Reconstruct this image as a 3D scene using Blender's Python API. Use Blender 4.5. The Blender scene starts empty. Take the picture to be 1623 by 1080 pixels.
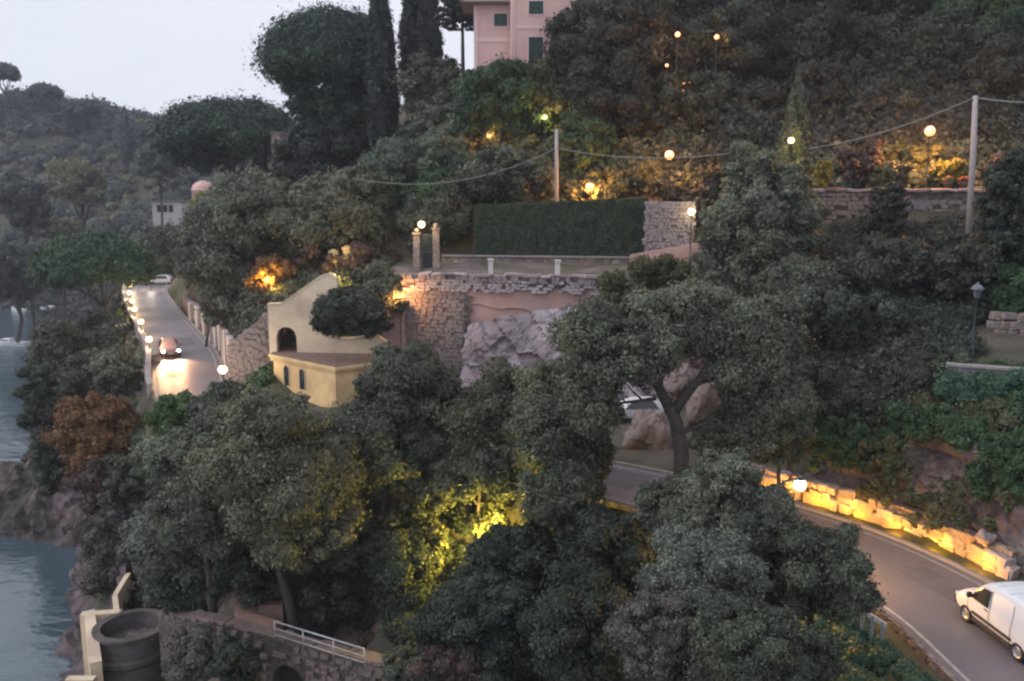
import bpy, bmesh, math, random
import numpy as np
from mathutils import Vector, Matrix, noise
from mathutils.geometry import delaunay_2d_cdt

SC = bpy.context.scene
R = math.radians
random.seed(7)
RNG = np.random.default_rng(7)

# ------------------------------------------------------------------ camera
F = 1400.0                       # focal length in pixels of the 1623 px wide photograph
PITCH = math.atan(240.0 / F)
CAMZ = 15.0
cd = bpy.data.cameras.new('camera')
cam = bpy.data.objects.new('camera', cd)
SC.collection.objects.link(cam)
cam.location = (0, 0, CAMZ)
cam.rotation_euler = (R(90) - PITCH, 0, 0)
cd.sensor_width = 36.0
cd.lens = 36.0 * F / 1623.0
cd.clip_start = 0.2
cd.clip_end = 4000
SC.camera = cam
cd.dof.use_dof = True            # the phone missed focus: everything past a few metres is slightly soft
cd.dof.focus_distance = 5.0
cd.dof.aperture_fstop = 2.9

# ------------------------------------------------------------------ sky, sun, exposure
W = bpy.data.worlds.new('World')
SC.world = W
W.use_nodes = True
wn = W.node_tree.nodes
wl = W.node_tree.links
wn.clear()
wo = wn.new('ShaderNodeOutputWorld')
bg = wn.new('ShaderNodeBackground')
sky = wn.new('ShaderNodeTexSky')
sky.sky_type = 'NISHITA'
sky.sun_disc = False
SUN_EL, SUN_AZ = R(42), R(-100)     # azimuth measured from +Y, clockwise
sky.sun_elevation = SUN_EL
sky.sun_rotation = SUN_AZ
tc = wn.new('ShaderNodeTexCoord')
mp = wn.new('ShaderNodeMapping')
mp.inputs['Scale'].default_value = (1, 1, 3.2)
nz = wn.new('ShaderNodeTexNoise')
nz.inputs['Scale'].default_value = 1.6
nz.inputs['Detail'].default_value = 5
cr = wn.new('ShaderNodeValToRGB')
cr.color_ramp.elements[0].color = (8.7, 9.05, 10.2, 1)
cr.color_ramp.elements[1].color = (9.9, 10.1, 11.2, 1)
cr.color_ramp.elements[0].position = .3
cr.color_ramp.elements[1].position = .7
mx = wn.new('ShaderNodeMix')
mx.data_type = 'RGBA'
mx.inputs['Factor'].default_value = 0.93       # almost closed pale cloud under the clear sky
wl.new(tc.outputs['Generated'], mp.inputs['Vector'])
wl.new(mp.outputs['Vector'], nz.inputs['Vector'])
wl.new(nz.outputs['Fac'], cr.inputs['Fac'])
wl.new(sky.outputs['Color'], mx.inputs['A'])
wl.new(cr.outputs['Color'], mx.inputs['B'])
wl.new(mx.outputs['Result'], bg.inputs['Color'])
bg.inputs['Strength'].default_value = 0.10
wl.new(bg.outputs['Background'], wo.inputs['Surface'])

sl = bpy.data.lights.new('sun', 'SUN')
sl.energy = 1.3
sl.angle = R(35)
sl.color = (1.0, .93, .88)
sun = bpy.data.objects.new('sun', sl)
SC.collection.objects.link(sun)
sd = Vector((math.sin(SUN_AZ) * math.cos(SUN_EL), math.cos(SUN_AZ) * math.cos(SUN_EL), math.sin(SUN_EL)))
sun.rotation_euler = sd.to_track_quat('Z', 'Y').to_euler()
sun.location = (0, 0, 80)

SC.view_settings.view_transform = 'Standard'
SC.view_settings.look = 'None'
SC.view_settings.exposure = 0.0
SC.view_settings.gamma = 1.0
SC.view_settings.use_curve_mapping = False
HAZE = .0004
SC.cycles.use_denoising = True
SC.cycles.max_bounces = 5
SC.cycles.diffuse_bounces = 3
SC.cycles.glossy_bounces = 2
SC.cycles.transmission_bounces = 2
SC.cycles.volume_bounces = 0
SC.cycles.sample_clamp_indirect = 3.0
SC.cycles.sample_clamp_direct = 0.0
SC.cycles.filter_width = 1.7
SC.cycles.volume_step_rate = 10

# ------------------------------------------------------------------ helpers
CT, ST = math.cos(PITCH), math.sin(PITCH)


def at(px, py, Y):
    """world point seen at photo pixel (px,py) at forward distance Y"""
    u, v = (px - 811.5) / F, (540 - py) / F
    dy = CT + v * ST
    t = Y / dy
    return Vector((u * t, Y, CAMZ + (-ST + v * CT) * t))


def atz(px, py, z=0.0):
    u, v = (px - 811.5) / F, (540 - py) / F
    t = (CAMZ - z) / (ST - v * CT)
    return Vector((u * t, (CT + v * ST) * t, z))


def tag(o, label=None, cat=None, group=None, kind=None):
    if label: o['label'] = label
    if cat: o['category'] = cat
    if group: o['group'] = group
    if kind: o['kind'] = kind
    return o


def link(o, parent=None):
    SC.collection.objects.link(o)
    if parent is not None:
        o.parent = parent
    return o


def empty(name, loc=(0, 0, 0), rz=0.0, label=None, cat=None, group=None):
    o = bpy.data.objects.new(name, None)
    o.empty_display_size = .3
    o.location = loc
    o.rotation_euler = (0, 0, rz)
    link(o)
    return tag(o, label, cat, group)


def mesh_obj(name, verts, faces, mat, parent=None, smooth=False):
    me = bpy.data.meshes.new(name)
    me.from_pydata([tuple(v) for v in verts], [], faces)
    me.materials.append(mat)
    if smooth:
        me.polygons.foreach_set('use_smooth', [True] * len(me.polygons))
    me.update()
    return link(bpy.data.objects.new(name, me), parent)


def bm_obj(name, bm, mat, parent=None, smooth=False):
    me = bpy.data.meshes.new(name)
    bmesh.ops.recalc_face_normals(bm, faces=bm.faces)
    bm.to_mesh(me)
    bm.free()
    me.materials.append(mat)
    if smooth:
        me.polygons.foreach_set('use_smooth', [True] * len(me.polygons))
    return link(bpy.data.objects.new(name, me), parent)


def box(bm, x0, x1, y0, y1, z0, z1, M=None, bev=0.0):
    r = bmesh.ops.create_cube(bm, size=1.0)
    vs = r['verts']
    for v in vs:
        v.co = Vector((x0 + (v.co.x + .5) * (x1 - x0), y0 + (v.co.y + .5) * (y1 - y0), z0 + (v.co.z + .5) * (z1 - z0)))
    if bev:
        es = list({e for v in vs for e in v.link_edges})
        rr = bmesh.ops.bevel(bm, geom=es, offset=bev, segments=1, affect='EDGES')
        vs = list({v for f in rr['faces'] for v in f.verts} | {v for v in vs if v.is_valid})
    if M is not None:
        for v in vs: v.co = M @ v.co
    return vs


def wallbox(bm, p0, p1, th, z0, z1, z0b=None, z1b=None):
    """upright slab from p0 to p1 (xy), its near face on the line, th metres behind it (to the left of travel)"""
    p0 = Vector(p0[:2]); p1 = Vector(p1[:2])
    d = (p1 - p0).normalized(); n = Vector((-d.y, d.x)) * th
    z0b = z0 if z0b is None else z0b; z1b = z1 if z1b is None else z1b
    P = [(p0, z0), (p1, z0b), (p1, z1b), (p0, z1)]
    a = [bm.verts.new((p.x, p.y, z)) for p, z in P]
    b = [bm.verts.new((p.x + n.x, p.y + n.y, z)) for p, z in P]
    bm.faces.new(a); bm.faces.new(b[::-1])
    for i in range(4):
        j = (i + 1) % 4
        bm.faces.new((a[i], b[i], b[j], a[j]))


def tube(bm, pts, rad, seg=8, cap=True):
    pts = [Vector(p) for p in pts]
    if not hasattr(rad, '__len__'): rad = [rad] * len(pts)
    rings = []
    for i, p in enumerate(pts):
        d = (pts[min(i + 1, len(pts) - 1)] - pts[max(i - 1, 0)]).normalized()
        a = d.orthogonal().normalized() if not rings else (prev - d * prev.dot(d)).normalized()
        prev = a
        b = d.cross(a)
        rings.append([bm.verts.new(p + (a * math.cos(t) + b * math.sin(t)) * rad[i]) for t in [2 * math.pi * k / seg for k in range(seg)]])
    for r0, r1 in zip(rings, rings[1:]):
        for k in range(seg):
            bm.faces.new((r0[k], r0[(k + 1) % seg], r1[(k + 1) % seg], r1[k]))
    if cap:
        bm.faces.new(rings[0][::-1]); bm.faces.new(rings[-1])


def lathe(bm, prof, c=(0, 0, 0), seg=16, a0=0.0, a1=2 * math.pi):
    full = abs(a1 - a0 - 2 * math.pi) < 1e-6
    n = seg if full else seg + 1
    rings = []
    for r, z in prof:
        rings.append([bm.verts.new((c[0] + r * math.cos(a0 + (a1 - a0) * k / seg), c[1] + r * math.sin(a0 + (a1 - a0) * k / seg), c[2] + z)) for k in range(n)])
    for r0, r1 in zip(rings, rings[1:]):
        for k in range(seg):
            k2 = (k + 1) % n
            bm.faces.new((r0[k], r0[k2], r1[k2], r1[k]))
    return rings


# ------------------------------------------------------------------ materials
MATS = {}


def mat(name, c1, c2=None, scale=2.0, bump=0.3, rough=.85, kind='noise', metal=0.0, bscale=None, c3=None, spec=.3):
    if name in MATS: return MATS[name]
    m = bpy.data.materials.new(name)
    m.use_nodes = True
    n, l = m.node_tree.nodes, m.node_tree.links
    p = n['Principled BSDF']
    p.inputs['Roughness'].default_value = rough
    p.inputs['Metallic'].default_value = metal
    p.inputs['Specular IOR Level'].default_value = spec
    c2 = c2 or c1
    t = n.new('ShaderNodeTexCoord')
    a = n.new('ShaderNodeTexNoise')
    a.inputs['Scale'].default_value = scale
    a.inputs['Detail'].default_value = 6
    a.inputs['Roughness'].default_value = .65
    l.new(t.outputs['Object'], a.inputs['Vector'])
    rp = n.new('ShaderNodeValToRGB')
    rp.color_ramp.elements[0].position = .32
    rp.color_ramp.elements[1].position = .68
    rp.color_ramp.elements[0].color = (*c1, 1)
    rp.color_ramp.elements[1].color = (*c2, 1)
    l.new(a.outputs['Fac'], rp.inputs['Fac'])
    col = rp.outputs['Color']
    hgt = a.outputs['Fac']
    if kind == 'stone':       # mortared rubble: cells with their own tone and recessed joints
        v = n.new('ShaderNodeTexVoronoi'); v.inputs['Scale'].default_value = bscale or 3
        v2 = n.new('ShaderNodeTexVoronoi'); v2.feature = 'DISTANCE_TO_EDGE'; v2.inputs['Scale'].default_value = bscale or 3
        wv = n.new('ShaderNodeMix'); wv.data_type = 'VECTOR'; wv.inputs['Factor'].default_value = .06
        l.new(t.outputs['Object'], wv.inputs['A']); l.new(a.outputs['Color'], wv.inputs['B'])
        l.new(wv.outputs['Result'], v.inputs['Vector']); l.new(wv.outputs['Result'], v2.inputs['Vector'])
        hs = n.new('ShaderNodeMix'); hs.data_type = 'RGBA'; hs.blend_type = 'OVERLAY'; hs.inputs['Factor'].default_value = .45
        bw = n.new('ShaderNodeRGBToBW')
        l.new(v.outputs['Color'], bw.inputs['Color'])
        l.new(col, hs.inputs['A']); l.new(bw.outputs['Val'], hs.inputs['B'])
        jr = n.new('ShaderNodeValToRGB'); jr.color_ramp.elements[0].position = .0; jr.color_ramp.elements[1].position = .09
        jr.color_ramp.elements[0].color = (.45, .42, .42, 1)
        l.new(v2.outputs['Distance'], jr.inputs['Fac'])
        mu = n.new('ShaderNodeMix'); mu.data_type = 'RGBA'; mu.blend_type = 'MULTIPLY'; mu.inputs['Factor'].default_value = .8
        l.new(hs.outputs['Result'], mu.inputs['A']); l.new(jr.outputs['Color'], mu.inputs['B'])
        col = mu.outputs['Result']
        ad = n.new('ShaderNodeMath'); ad.operation = 'MINIMUM'; ad.inputs[1].default_value = .15
        l.new(v2.outputs['Distance'], ad.inputs[0])
        ml = n.new('ShaderNodeMath'); ml.operation = 'MULTIPLY_ADD'; ml.inputs[1].default_value = 3.0
        l.new(ad.outputs[0], ml.inputs[0]); l.new(a.outputs['Fac'], ml.inputs[2])
        hgt = ml.outputs[0]
    if c3 is not None:        # large weather stains and lichen
        b = n.new('ShaderNodeTexNoise'); b.inputs['Scale'].default_value = scale * .23; b.inputs['Detail'].default_value = 4
        l.new(t.outputs['Object'], b.inputs['Vector'])
        r2 = n.new('ShaderNodeValToRGB'); r2.color_ramp.elements[0].position = .45; r2.color_ramp.elements[1].position = .62
        l.new(b.outputs['Fac'], r2.inputs['Fac'])
        m3 = n.new('ShaderNodeMix'); m3.data_type = 'RGBA'
        l.new(r2.outputs['Color'], m3.inputs['Factor']); l.new(col, m3.inputs['A']); m3.inputs['B'].default_value = (*c3, 1)
        col = m3.outputs['Result']
    l.new(col, p.inputs['Base Color'])
    if bump:
        bp = n.new('ShaderNodeBump'); bp.inputs['Strength'].default_value = bump; bp.inputs['Distance'].default_value = .1
        l.new(hgt, bp.inputs['Height']); l.new(bp.outputs['Normal'], p.inputs['Normal'])
    MATS[name] = m
    return m


def leafmat(name, dark, light, rough=.55, spec=.35):
    key = 'leaf_' + name
    if key in MATS: return MATS[key]
    m = bpy.data.materials.new(key); m.use_nodes = True
    n, l = m.node_tree.nodes, m.node_tree.links
    p = n['Principled BSDF']
    p.inputs['Roughness'].default_value = rough
    p.inputs['Specular IOR Level'].default_value = spec
    at_ = n.new('ShaderNodeAttribute'); at_.attribute_name = 'tint'
    r = n.new('ShaderNodeValToRGB')
    r.color_ramp.elements[0].color = (*dark, 1); r.color_ramp.elements[1].color = (*light, 1)
    l.new(at_.outputs['Fac'], r.inputs['Fac']); l.new(r.outputs['Color'], p.inputs['Base Color'])
    tr = n.new('ShaderNodeBsdfTranslucent')
    l.new(r.outputs['Color'], tr.inputs['Color'])
    ms = n.new('ShaderNodeMixShader'); ms.inputs[0].default_value = .22
    o = n['Material Output']
    l.new(p.outputs[0], ms.inputs[1]); l.new(tr.outputs[0], ms.inputs[2]); l.new(ms.outputs[0], o.inputs['Surface'])
    MATS[key] = m
    return m


def emis(name, col, s):
    if name in MATS: return MATS[name]
    m = bpy.data.materials.new(name); m.use_nodes = True
    n, l = m.node_tree.nodes, m.node_tree.links
    p = n['Principled BSDF']
    p.inputs['Base Color'].default_value = (.8, .8, .8, 1)
    p.inputs['Emission Color'].default_value = (*col, 1)
    p.inputs['Emission Strength'].default_value = s
    MATS[name] = m
    return m


LEAF = dict(
    oak=((.062, .074, .052), (.240, .265, .195)),
    oakdark=((.042, .052, .038), (.160, .182, .128)),
    holm=((.060, .066, .046), (.245, .245, .165)),
    silver=((.070, .082, .066), (.270, .300, .245)),
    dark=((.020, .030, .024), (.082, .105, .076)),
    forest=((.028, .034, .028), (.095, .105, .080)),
    olive=((.060, .070, .035), (.150, .155, .085)),
    green=((.025, .060, .030), (.080, .140, .065)),
    bright=((.040, .085, .025), (.110, .180, .060)),
    teal=((.035, .085, .055), (.100, .190, .120)),
    rust=((.110, .060, .030), (.240, .130, .055)),
    wine=((.075, .050, .045), (.150, .105, .090)),
    pine=((.020, .045, .036), (.060, .095, .070)),
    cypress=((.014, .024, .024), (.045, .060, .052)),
    far=((.065, .082, .066), (.170, .195, .150)),
    farolive=((.100, .110, .060), (.230, .230, .130)),
    fardark=((.030, .040, .040), (.090, .105, .095)),
    sage=((.070, .100, .070), (.200, .240, .170)),
    purple=((.075, .068, .064), (.185, .168, .160)),
    yellow=((.150, .140, .030), (.320, .290, .070)),
    hedge=((.035, .055, .034), (.090, .125, .075)),
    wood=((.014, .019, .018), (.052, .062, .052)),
)


def LM(k):
    return leafmat(k, *LEAF[k])


M_bark = mat('bark', (.045, .038, .036), (.10, .085, .080), 6, .8, .9)
M_ground = mat('hill_ground', (.065, .058, .045), (.13, .112, .088), .6, .5, .95, c3=(.05, .06, .03))
M_rockbrown = mat('brown_rock', (.17, .13, .125), (.32, .26, .26), .9, 1.0, .9, c3=(.12, .10, .09))
M_rocklil = mat('pale_rock', (.30, .26, .29), (.47, .42, .47), .8, .8, .85, c3=(.22, .19, .21))
M_rockdark = mat('dark_rock', (.075, .06, .065), (.18, .145, .15), .8, 1.0, .9, c3=(.06, .055, .05))
M_asph = mat('asphalt', (.150, .135, .155), (.190, .172, .198), .5, .12, .50, c3=(.13, .12, .14), spec=.5)
M_line = mat('line_paint', (.26, .25, .25), (.42, .40, .39), 3, .1, .7)
M_kerb = mat('kerb_stone', (.24, .22, .22), (.34, .31, .31), 3, .3, .85)
M_stone = mat('rubble_stone', (.24, .205, .225), (.36, .315, .34), 1.4, .8, .9, kind='stone', bscale=3.8, c3=(.24, .18, .18))
M_stonew = mat('warm_rubble_stone', (.30, .24, .22), (.43, .36, .33), 1.4, .8, .9, kind='stone', bscale=3.4, c3=(.20, .16, .14))
M_stoneD = mat('dark_rubble_stone', (.15, .125, .125), (.25, .21, .21), 1.4, .8, .9, kind='stone', bscale=3.0, c3=(.10, .09, .085))
M_st1 = mat('loose_stone_pale', (.32, .28, .29), (.47, .42, .43), 3, .5, .9)
M_st2 = mat('loose_stone_grey', (.20, .175, .18), (.31, .27, .28), 3, .5, .9)
M_st3 = mat('loose_stone_pink', (.24, .18, .165), (.35, .27, .25), 3, .5, .9)
M_plas = mat('pink_plaster', (.42, .27, .24), (.54, .36, .33), 1.0, .25, .9, c3=(.34, .26, .27))
M_cream = mat('cream_render', (.72, .58, .42), (.80, .67, .50), 1.6, .25, .85, c3=(.55, .44, .33))
M_yel = mat('yellow_render', (.78, .55, .27), (.86, .65, .36), 1.6, .25, .85, c3=(.62, .43, .23))
M_pink = mat('rose_render', (.66, .42, .39), (.73, .49, .455), .7, .1, .85)
M_pinkband = mat('pale_rose_band', (.74, .52, .50), (.80, .58, .56), .7, .1, .85)
M_roof = mat('brown_roof', (.16, .11, .09), (.26, .18, .15), 2.5, .5, .9)
M_tile = mat('terracotta_tile', (.20, .13, .11), (.30, .20, .17), 2.5, .5, .9)
M_shut = mat('green_shutter', (.035, .075, .070), (.05, .095, .09), 4, .2, .6)
M_glass = mat('window_glass', (.02, .025, .03), (.03, .035, .04), 1, 0, .12, spec=.6)
M_dark = mat('dark_shade_and_pane', (.02, .018, .02), (.03, .026, .028), 2, .2, .9)  # near-black: painted shade behind the low arches, also the far house panes
M_pole = mat('weathered_wood_pole', (.34, .31, .32), (.46, .42, .43), 5, .3, .85)
M_conc = mat('grey_concrete', (.16, .145, .16), (.25, .225, .24), 1.5, .3, .9, c3=(.18, .16, .17))
M_metal = mat('grey_metal', (.30, .31, .36), (.42, .43, .48), 4, .1, .45, metal=.4)
M_iron = mat('dark_iron', (.045, .06, .065), (.07, .085, .09), 4, .1, .55, metal=.3)
M_cable = mat('cable_grey', (.20, .20, .21), (.26, .26, .27), 4, 0, .7)
M_white = mat('white_paint', (.74, .75, .79), (.80, .81, .84), .6, .0, .3, spec=.5)
M_tyre = mat('tyre_rubber', (.02, .02, .022), (.035, .035, .037), 6, .1, .85)
M_rim = mat('wheel_rim', (.32, .33, .36), (.42, .43, .46), 4, .0, .4, metal=.6)
M_trim = mat('black_trim', (.03, .03, .033), (.045, .045, .05), 4, .0, .6)
M_red = mat('red_flower', (.5, .06, .03), (.65, .10, .05), 4, .1, .7)
M_grass = mat('short_grass', (.085, .095, .045), (.15, .155, .075), 1.2, .5, .95, c3=(.11, .10, .06))
M_lawn = mat('dry_lawn', (.16, .15, .09), (.24, .22, .13), .6, .3, .95)

# sea
M_sea = bpy.data.materials.new('sea_water'); M_sea.use_nodes = True
n, l = M_sea.node_tree.nodes, M_sea.node_tree.links
p = n['Principled BSDF']
p.inputs['Base Color'].default_value = (.060, .095, .125, 1)
p.inputs['Roughness'].default_value = .09
p.inputs['IOR'].default_value = 1.65
p.inputs['Specular IOR Level'].default_value = .6
t = n.new('ShaderNodeTexCoord')
a = n.new('ShaderNodeTexNoise'); a.inputs['Scale'].default_value = .9; a.inputs['Detail'].default_value = 5
b = n.new('ShaderNodeTexNoise'); b.inputs['Scale'].default_value = .12; b.inputs['Detail'].default_value = 3
s = n.new('ShaderNodeMapping'); s.inputs['Scale'].default_value = (1, 1.8, 1)
l.new(t.outputs['Object'], s.inputs['Vector']); l.new(s.outputs['Vector'], a.inputs['Vector']); l.new(s.outputs['Vector'], b.inputs['Vector'])
mm = n.new('ShaderNodeMath'); mm.operation = 'MULTIPLY_ADD'; mm.inputs[1].default_value = 4.0
l.new(b.outputs['Fac'], mm.inputs[0]); l.new(a.outputs['Fac'], mm.inputs[2])
bp = n.new('ShaderNodeBump'); bp.inputs['Strength'].default_value = .55; bp.inputs['Distance'].default_value = .12
l.new(mm.outputs[0], bp.inputs['Height']); l.new(bp.outputs['Normal'], p.inputs['Normal'])

# ------------------------------------------------------------------ road course
CTRL = [(17.8, 2), (17.4, 10), (17, 18), (16.5, 25), (15.9, 30.5), (13.5, 36), (9, 41), (4, 44.8), (-4, 49), (-12, 53), (-18.5, 57.5),
        (-23.2, 63.5), (-26.6, 71), (-30, 79.5), (-36, 92), (-42.5, 105), (-48.7, 118), (-54.5, 131), (-57, 140), (-56, 148)]


def spline(P, step=.8):
    out = []
    P = [Vector(p) for p in P]
    for i in range(len(P) - 1):
        a, b, c, d = P[max(i - 1, 0)], P[i], P[i + 1], P[min(i + 2, len(P) - 1)]
        n = max(2, int((c - b).length / step))
        for k in range(n):
            t = k / n
            out.append(.5 * ((2 * b) + (c - a) * t + (2 * a - 5 * b + 4 * c - d) * t * t + (3 * b - a - 3 * c + d) * t ** 3))
    out.append(P[-1])
    return out


ROAD = spline(CTRL)
HW = 2.6


def roadnormal(i):
    d = (ROAD[min(i + 1, len(ROAD) - 1)] - ROAD[max(i - 1, 0)]).normalized()
    return Vector((d.y, -d.x))          # to the right of travel = uphill, inland side


def offs(i, o):
    return ROAD[i] + roadnormal(i) * o


def ri(Y):
    return min(range(len(ROAD)), key=lambda k: abs(ROAD[k].y - Y))


# ------------------------------------------------------------------ terrain height field (triangulated control points)
CP = []


def cp(*pts):
    for q in pts: CP.append(q)


for i in range(0, len(ROAD), 5):
    for o, z in ((-3.3, -.15), (3.3, 0.0)):
        q = offs(i, o); cp((q.x, q.y, z))
# coast and sea bed
cp((-20, 28, -18.5), (-26, 44, -18.5), (-30.5, 55, -18.5), (-35, 65, -18.5), (-39.5, 76, -18.5), (-48, 78, -18.5), (-62, 79, -18.5), (-82, 82, -18.5),
   (-84, 90, -18.5), (-66, 96, -18.5), (-55.5, 100, -18.8), (-56.5, 110, -18.5), (-62, 126, -18.5), (-76, 160, -18.5), (-96, 205, -18.5), (-118, 240, -18.5), (-170, 262, -18.5), (-400, 290, -18.5),
   (-40, 40, -30), (-60, 60, -30), (-60, -60, -30), (-400, -60, -30), (-100, 150, -30), (-180, 200, -30), (-400, 200, -30), (-90, 105, -27), (-61, 104, -24), (-65, 111, -25), (-72, 125, -26), (-70, 100, -25))
# cliff tops and lower slopes, seaward of the road
cp((-21, 42, -15), (-18.5, 40, -12.5), (-20, 46, -14), (-22.6, 52, -12.5), (-25.5, 56, -9), (-29, 64, -8), (-32.5, 72, -8), (-36, 80, -10), (-46, 86, -12.5), (-60, 87, -14.5), (-72, 88, -15.5),
   (-42, 92, -7), (-58.5, 121, -1.6), (-47.5, 93, -1.7), (-43, 93, -1.6), (-53, 107, -1.6), (-47, 107, -1.4), (-57, 126, -2.2), (-58, 118, -8), (-50, 97, -10), (-50.5, 88, -14.8), (-53.5, 92, -16), (-53, 98.5, -17), (-64, 140, -4), (-70, 165, -8), (-61, 132, -3), (-31, 66, -6), (-34, 80, -4.5),
   (-12, 20, -16), (0, 14, -13), (8, 10, -8), (13, 6, -1), (-14, 34, -14), (-2, 32, -13), (-15.4, 42.2, -6.4), (-6.6, 38.6, -6.4), (-1, 36.8, -6.4), (-15.8, 40.6, -12.5), (-12.2, 39, -13), (-9.3, 37.7, -13), (-6.9, 36.6, -13), (-4, 35.6, -13), (-1.6, 34.9, -12.5), (-18, 42.5, -13), (-3, 41, -6), (-17.6, 45.5, -8.5),
   (4, 35, -4.2), (9, 31, -2.4), (10, 24, -1.8), (9, 18, -3), (2, 41, -3.2), (-6, 44.5, -4), (-14, 49, -4.8), (-20, 54, -5.5), (-26, 66, -5))
# uphill side
cp((20, 5, 1), (24, 8, 6), (22, 20, .4), (25, 20, 6), (23.5, 28, .4), (26, 30, 6.2), (20.6, 34, .3), (23, 37, 5), (17.8, 39.4, .2), (20, 42, 4.6),
   (14, 44.5, .2), (16.5, 47.5, 3.6), (9.5, 52, .1), (13, 52.5, 2.0), (9, 58.5, .1), (2, 59.5, .1), (0, 52.5, .05), (13, 56, 4), (15, 59, 6.5), (21, 43.5, 6.4), (30, 43, 6.8), (30, 52, 7.5), (21, 51, 8),
   (36, 30, 12), (45, 40, 15), (17, 60.5, 10.5), (26, 60.5, 11.5), (38, 60.5, 12), (17, 62.2, 14.2), (26, 62.2, 15), (38, 62.2, 15), (60, 62, 18),
   (17, 69, 14.6), (28, 69, 15.2), (42, 70, 16), (18, 80, 22), (32, 82, 25), (8, 88, 23), (30, 105, 38), (5, 110, 36), (60, 100, 42), (-12, 115, 25),
   (0, 140, 34), (60, 140, 60), (-40, 160, 24), (100, 60, 40), (100, 160, 80), (60, 20, 25), (60, -40, 20), (20, -40, 2), (-10, -40, -12), (400, -60, 60), (400, 400, 120), (60, 300, 90))
# great wall terrace
cp((-9.5, 65.0, .0), (-3, 63.2, .0), (4, 61.6, .0), (-9.5, 67.7, 8.9), (-3, 66.2, 8.9), (6, 64.2, 8.9), (13.5, 62.6, 8.9), (-9.5, 73, 9.1), (4, 71.5, 9.1), (13, 69, 9.4),
   (-10, 78, 12), (5, 77, 14), (-12, 86, 17), (-2, 90, 23), (-4, 100, 27), (-18, 67.8, 3), (-17.5, 70, 7.2), (-23, 71, 5), (-21, 74, 6.5), (-25.5, 80, 5.5), (-23, 86, 9), (-18, 95, 14),
   (-32, 94, 5.5), (-28, 104, 12), (-24, 112, 18), (-39, 108, 5), (-36, 125, 12), (-38, 140, 17.5), (-45, 122, 4), (-50, 135, 4))
# far valley and the opposite hill
cp((-62, 160, 3), (-70, 190, 1), (-84, 225, 0), (-60, 215, 6), (-105, 262, 0), (-40, 210, 12), (-60, 260, 14), (-130, 290, 16), (-170, 300, 18), (-100, 300, 24), (-60, 320, 30),
   (-190, 340, 50), (-150, 345, 46), (-125, 350, 38), (-90, 355, 35), (-50, 360, 40), (-300, 360, 70), (-400, 420, 60), (-150, 600, 20), (-400, 700, 0), (0, 500, 70), (400, 700, 100), (-300, 300, 10))

vv, ee, ff, ov, _, _ = delaunay_2d_cdt([Vector((q[0], q[1])) for q in CP], [], [], 0, 1e-4)
VZ = np.array([CP[o[0]][2] for o in ov], float)
VXY = np.array([(v.x, v.y) for v in vv], float)
TRI = np.array([list(f) for f in ff], int)


def tinheight(X, Y):
    X = np.asarray(X, float); Y = np.asarray(Y, float)
    Z = np.full(X.shape, np.nan)
    for a, b, c in TRI:
        (x1, y1), (x2, y2), (x3, y3) = VXY[a], VXY[b], VXY[c]
        d = (y2 - y3) * (x1 - x3) + (x3 - x2) * (y1 - y3)
        if abs(d) < 1e-9: continue
        m = (X >= min(x1, x2, x3) - 1e-6) & (X <= max(x1, x2, x3) + 1e-6) & (Y >= min(y1, y2, y3) - 1e-6) & (Y <= max(y1, y2, y3) + 1e-6)
        if not m.any(): continue
        l1 = ((y2 - y3) * (X[m] - x3) + (x3 - x2) * (Y[m] - y3)) / d
        l2 = ((y3 - y1) * (X[m] - x3) + (x1 - x3) * (Y[m] - y3)) / d
        l3 = 1 - l1 - l2
        z = l1 * VZ[a] + l2 * VZ[b] + l3 * VZ[c]
        ok = (l1 >= -1e-6) & (l2 >= -1e-6) & (l3 >= -1e-6)
        zz = Z[m]; zz[ok] = z[ok]; Z[m] = zz
    return np.nan_to_num(Z, nan=-30.0)


ROADN = np.array([(p.x, p.y) for p in ROAD])


def roaddist(X, Y):
    D = np.full(X.shape, 1e9)
    for x, y in ROADN[::1]:
        D = np.minimum(D, (X - x) ** 2 + (Y - y) ** 2)
    return np.sqrt(D)


def fbm(x, y, z=0.0, o=4):
    return noise.fractal(Vector((x, y, z)), 1.0, 2.0, o, noise_basis='PERLIN_ORIGINAL')


def ax(lo, a, b, hi, fine, grow=1.22):
    m = list(np.arange(a, b + 1e-6, fine))
    s, v = fine, m[-1]
    while v < hi: s *= grow; s = min(s, 14); v += s; m.append(v)
    s, v = fine, m[0]; pre = []
    while v > lo: s *= grow; s = min(s, 14); v -= s; pre.append(v)
    return np.array(pre[::-1] + m)


GX = ax(-390, -66, 40, 390, .7)
GY = ax(-55, 20, 130, 640, .7)
XX, YY = np.meshgrid(GX, GY)
HH = tinheight(XX, YY)
# soften the triangle creases a little
for _ in range(2):
    Hs = HH.copy(); Hs[1:-1, 1:-1] = (HH[1:-1, 1:-1] * 2 + HH[:-2, 1:-1] + HH[2:, 1:-1] + HH[1:-1, :-2] + HH[1:-1, 2:]) / 6
    HH = Hs
RD = roaddist(XX, YY)
NZ = np.array([[fbm(x * .22, y * .22) for x in GX] for y in GY])
FAR = np.clip((YY - 110) / 150, 0, 1)
HH = HH + NZ * (.35 + 3.0 * FAR) * np.clip((RD - 3) / 3, 0, 1)
near = RD < 3.6
HH[near] = np.minimum(HH[near], -.04)
HH[near & (RD < 3.3)] = np.clip(HH[near & (RD < 3.3)], -.2, -.04)


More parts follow.
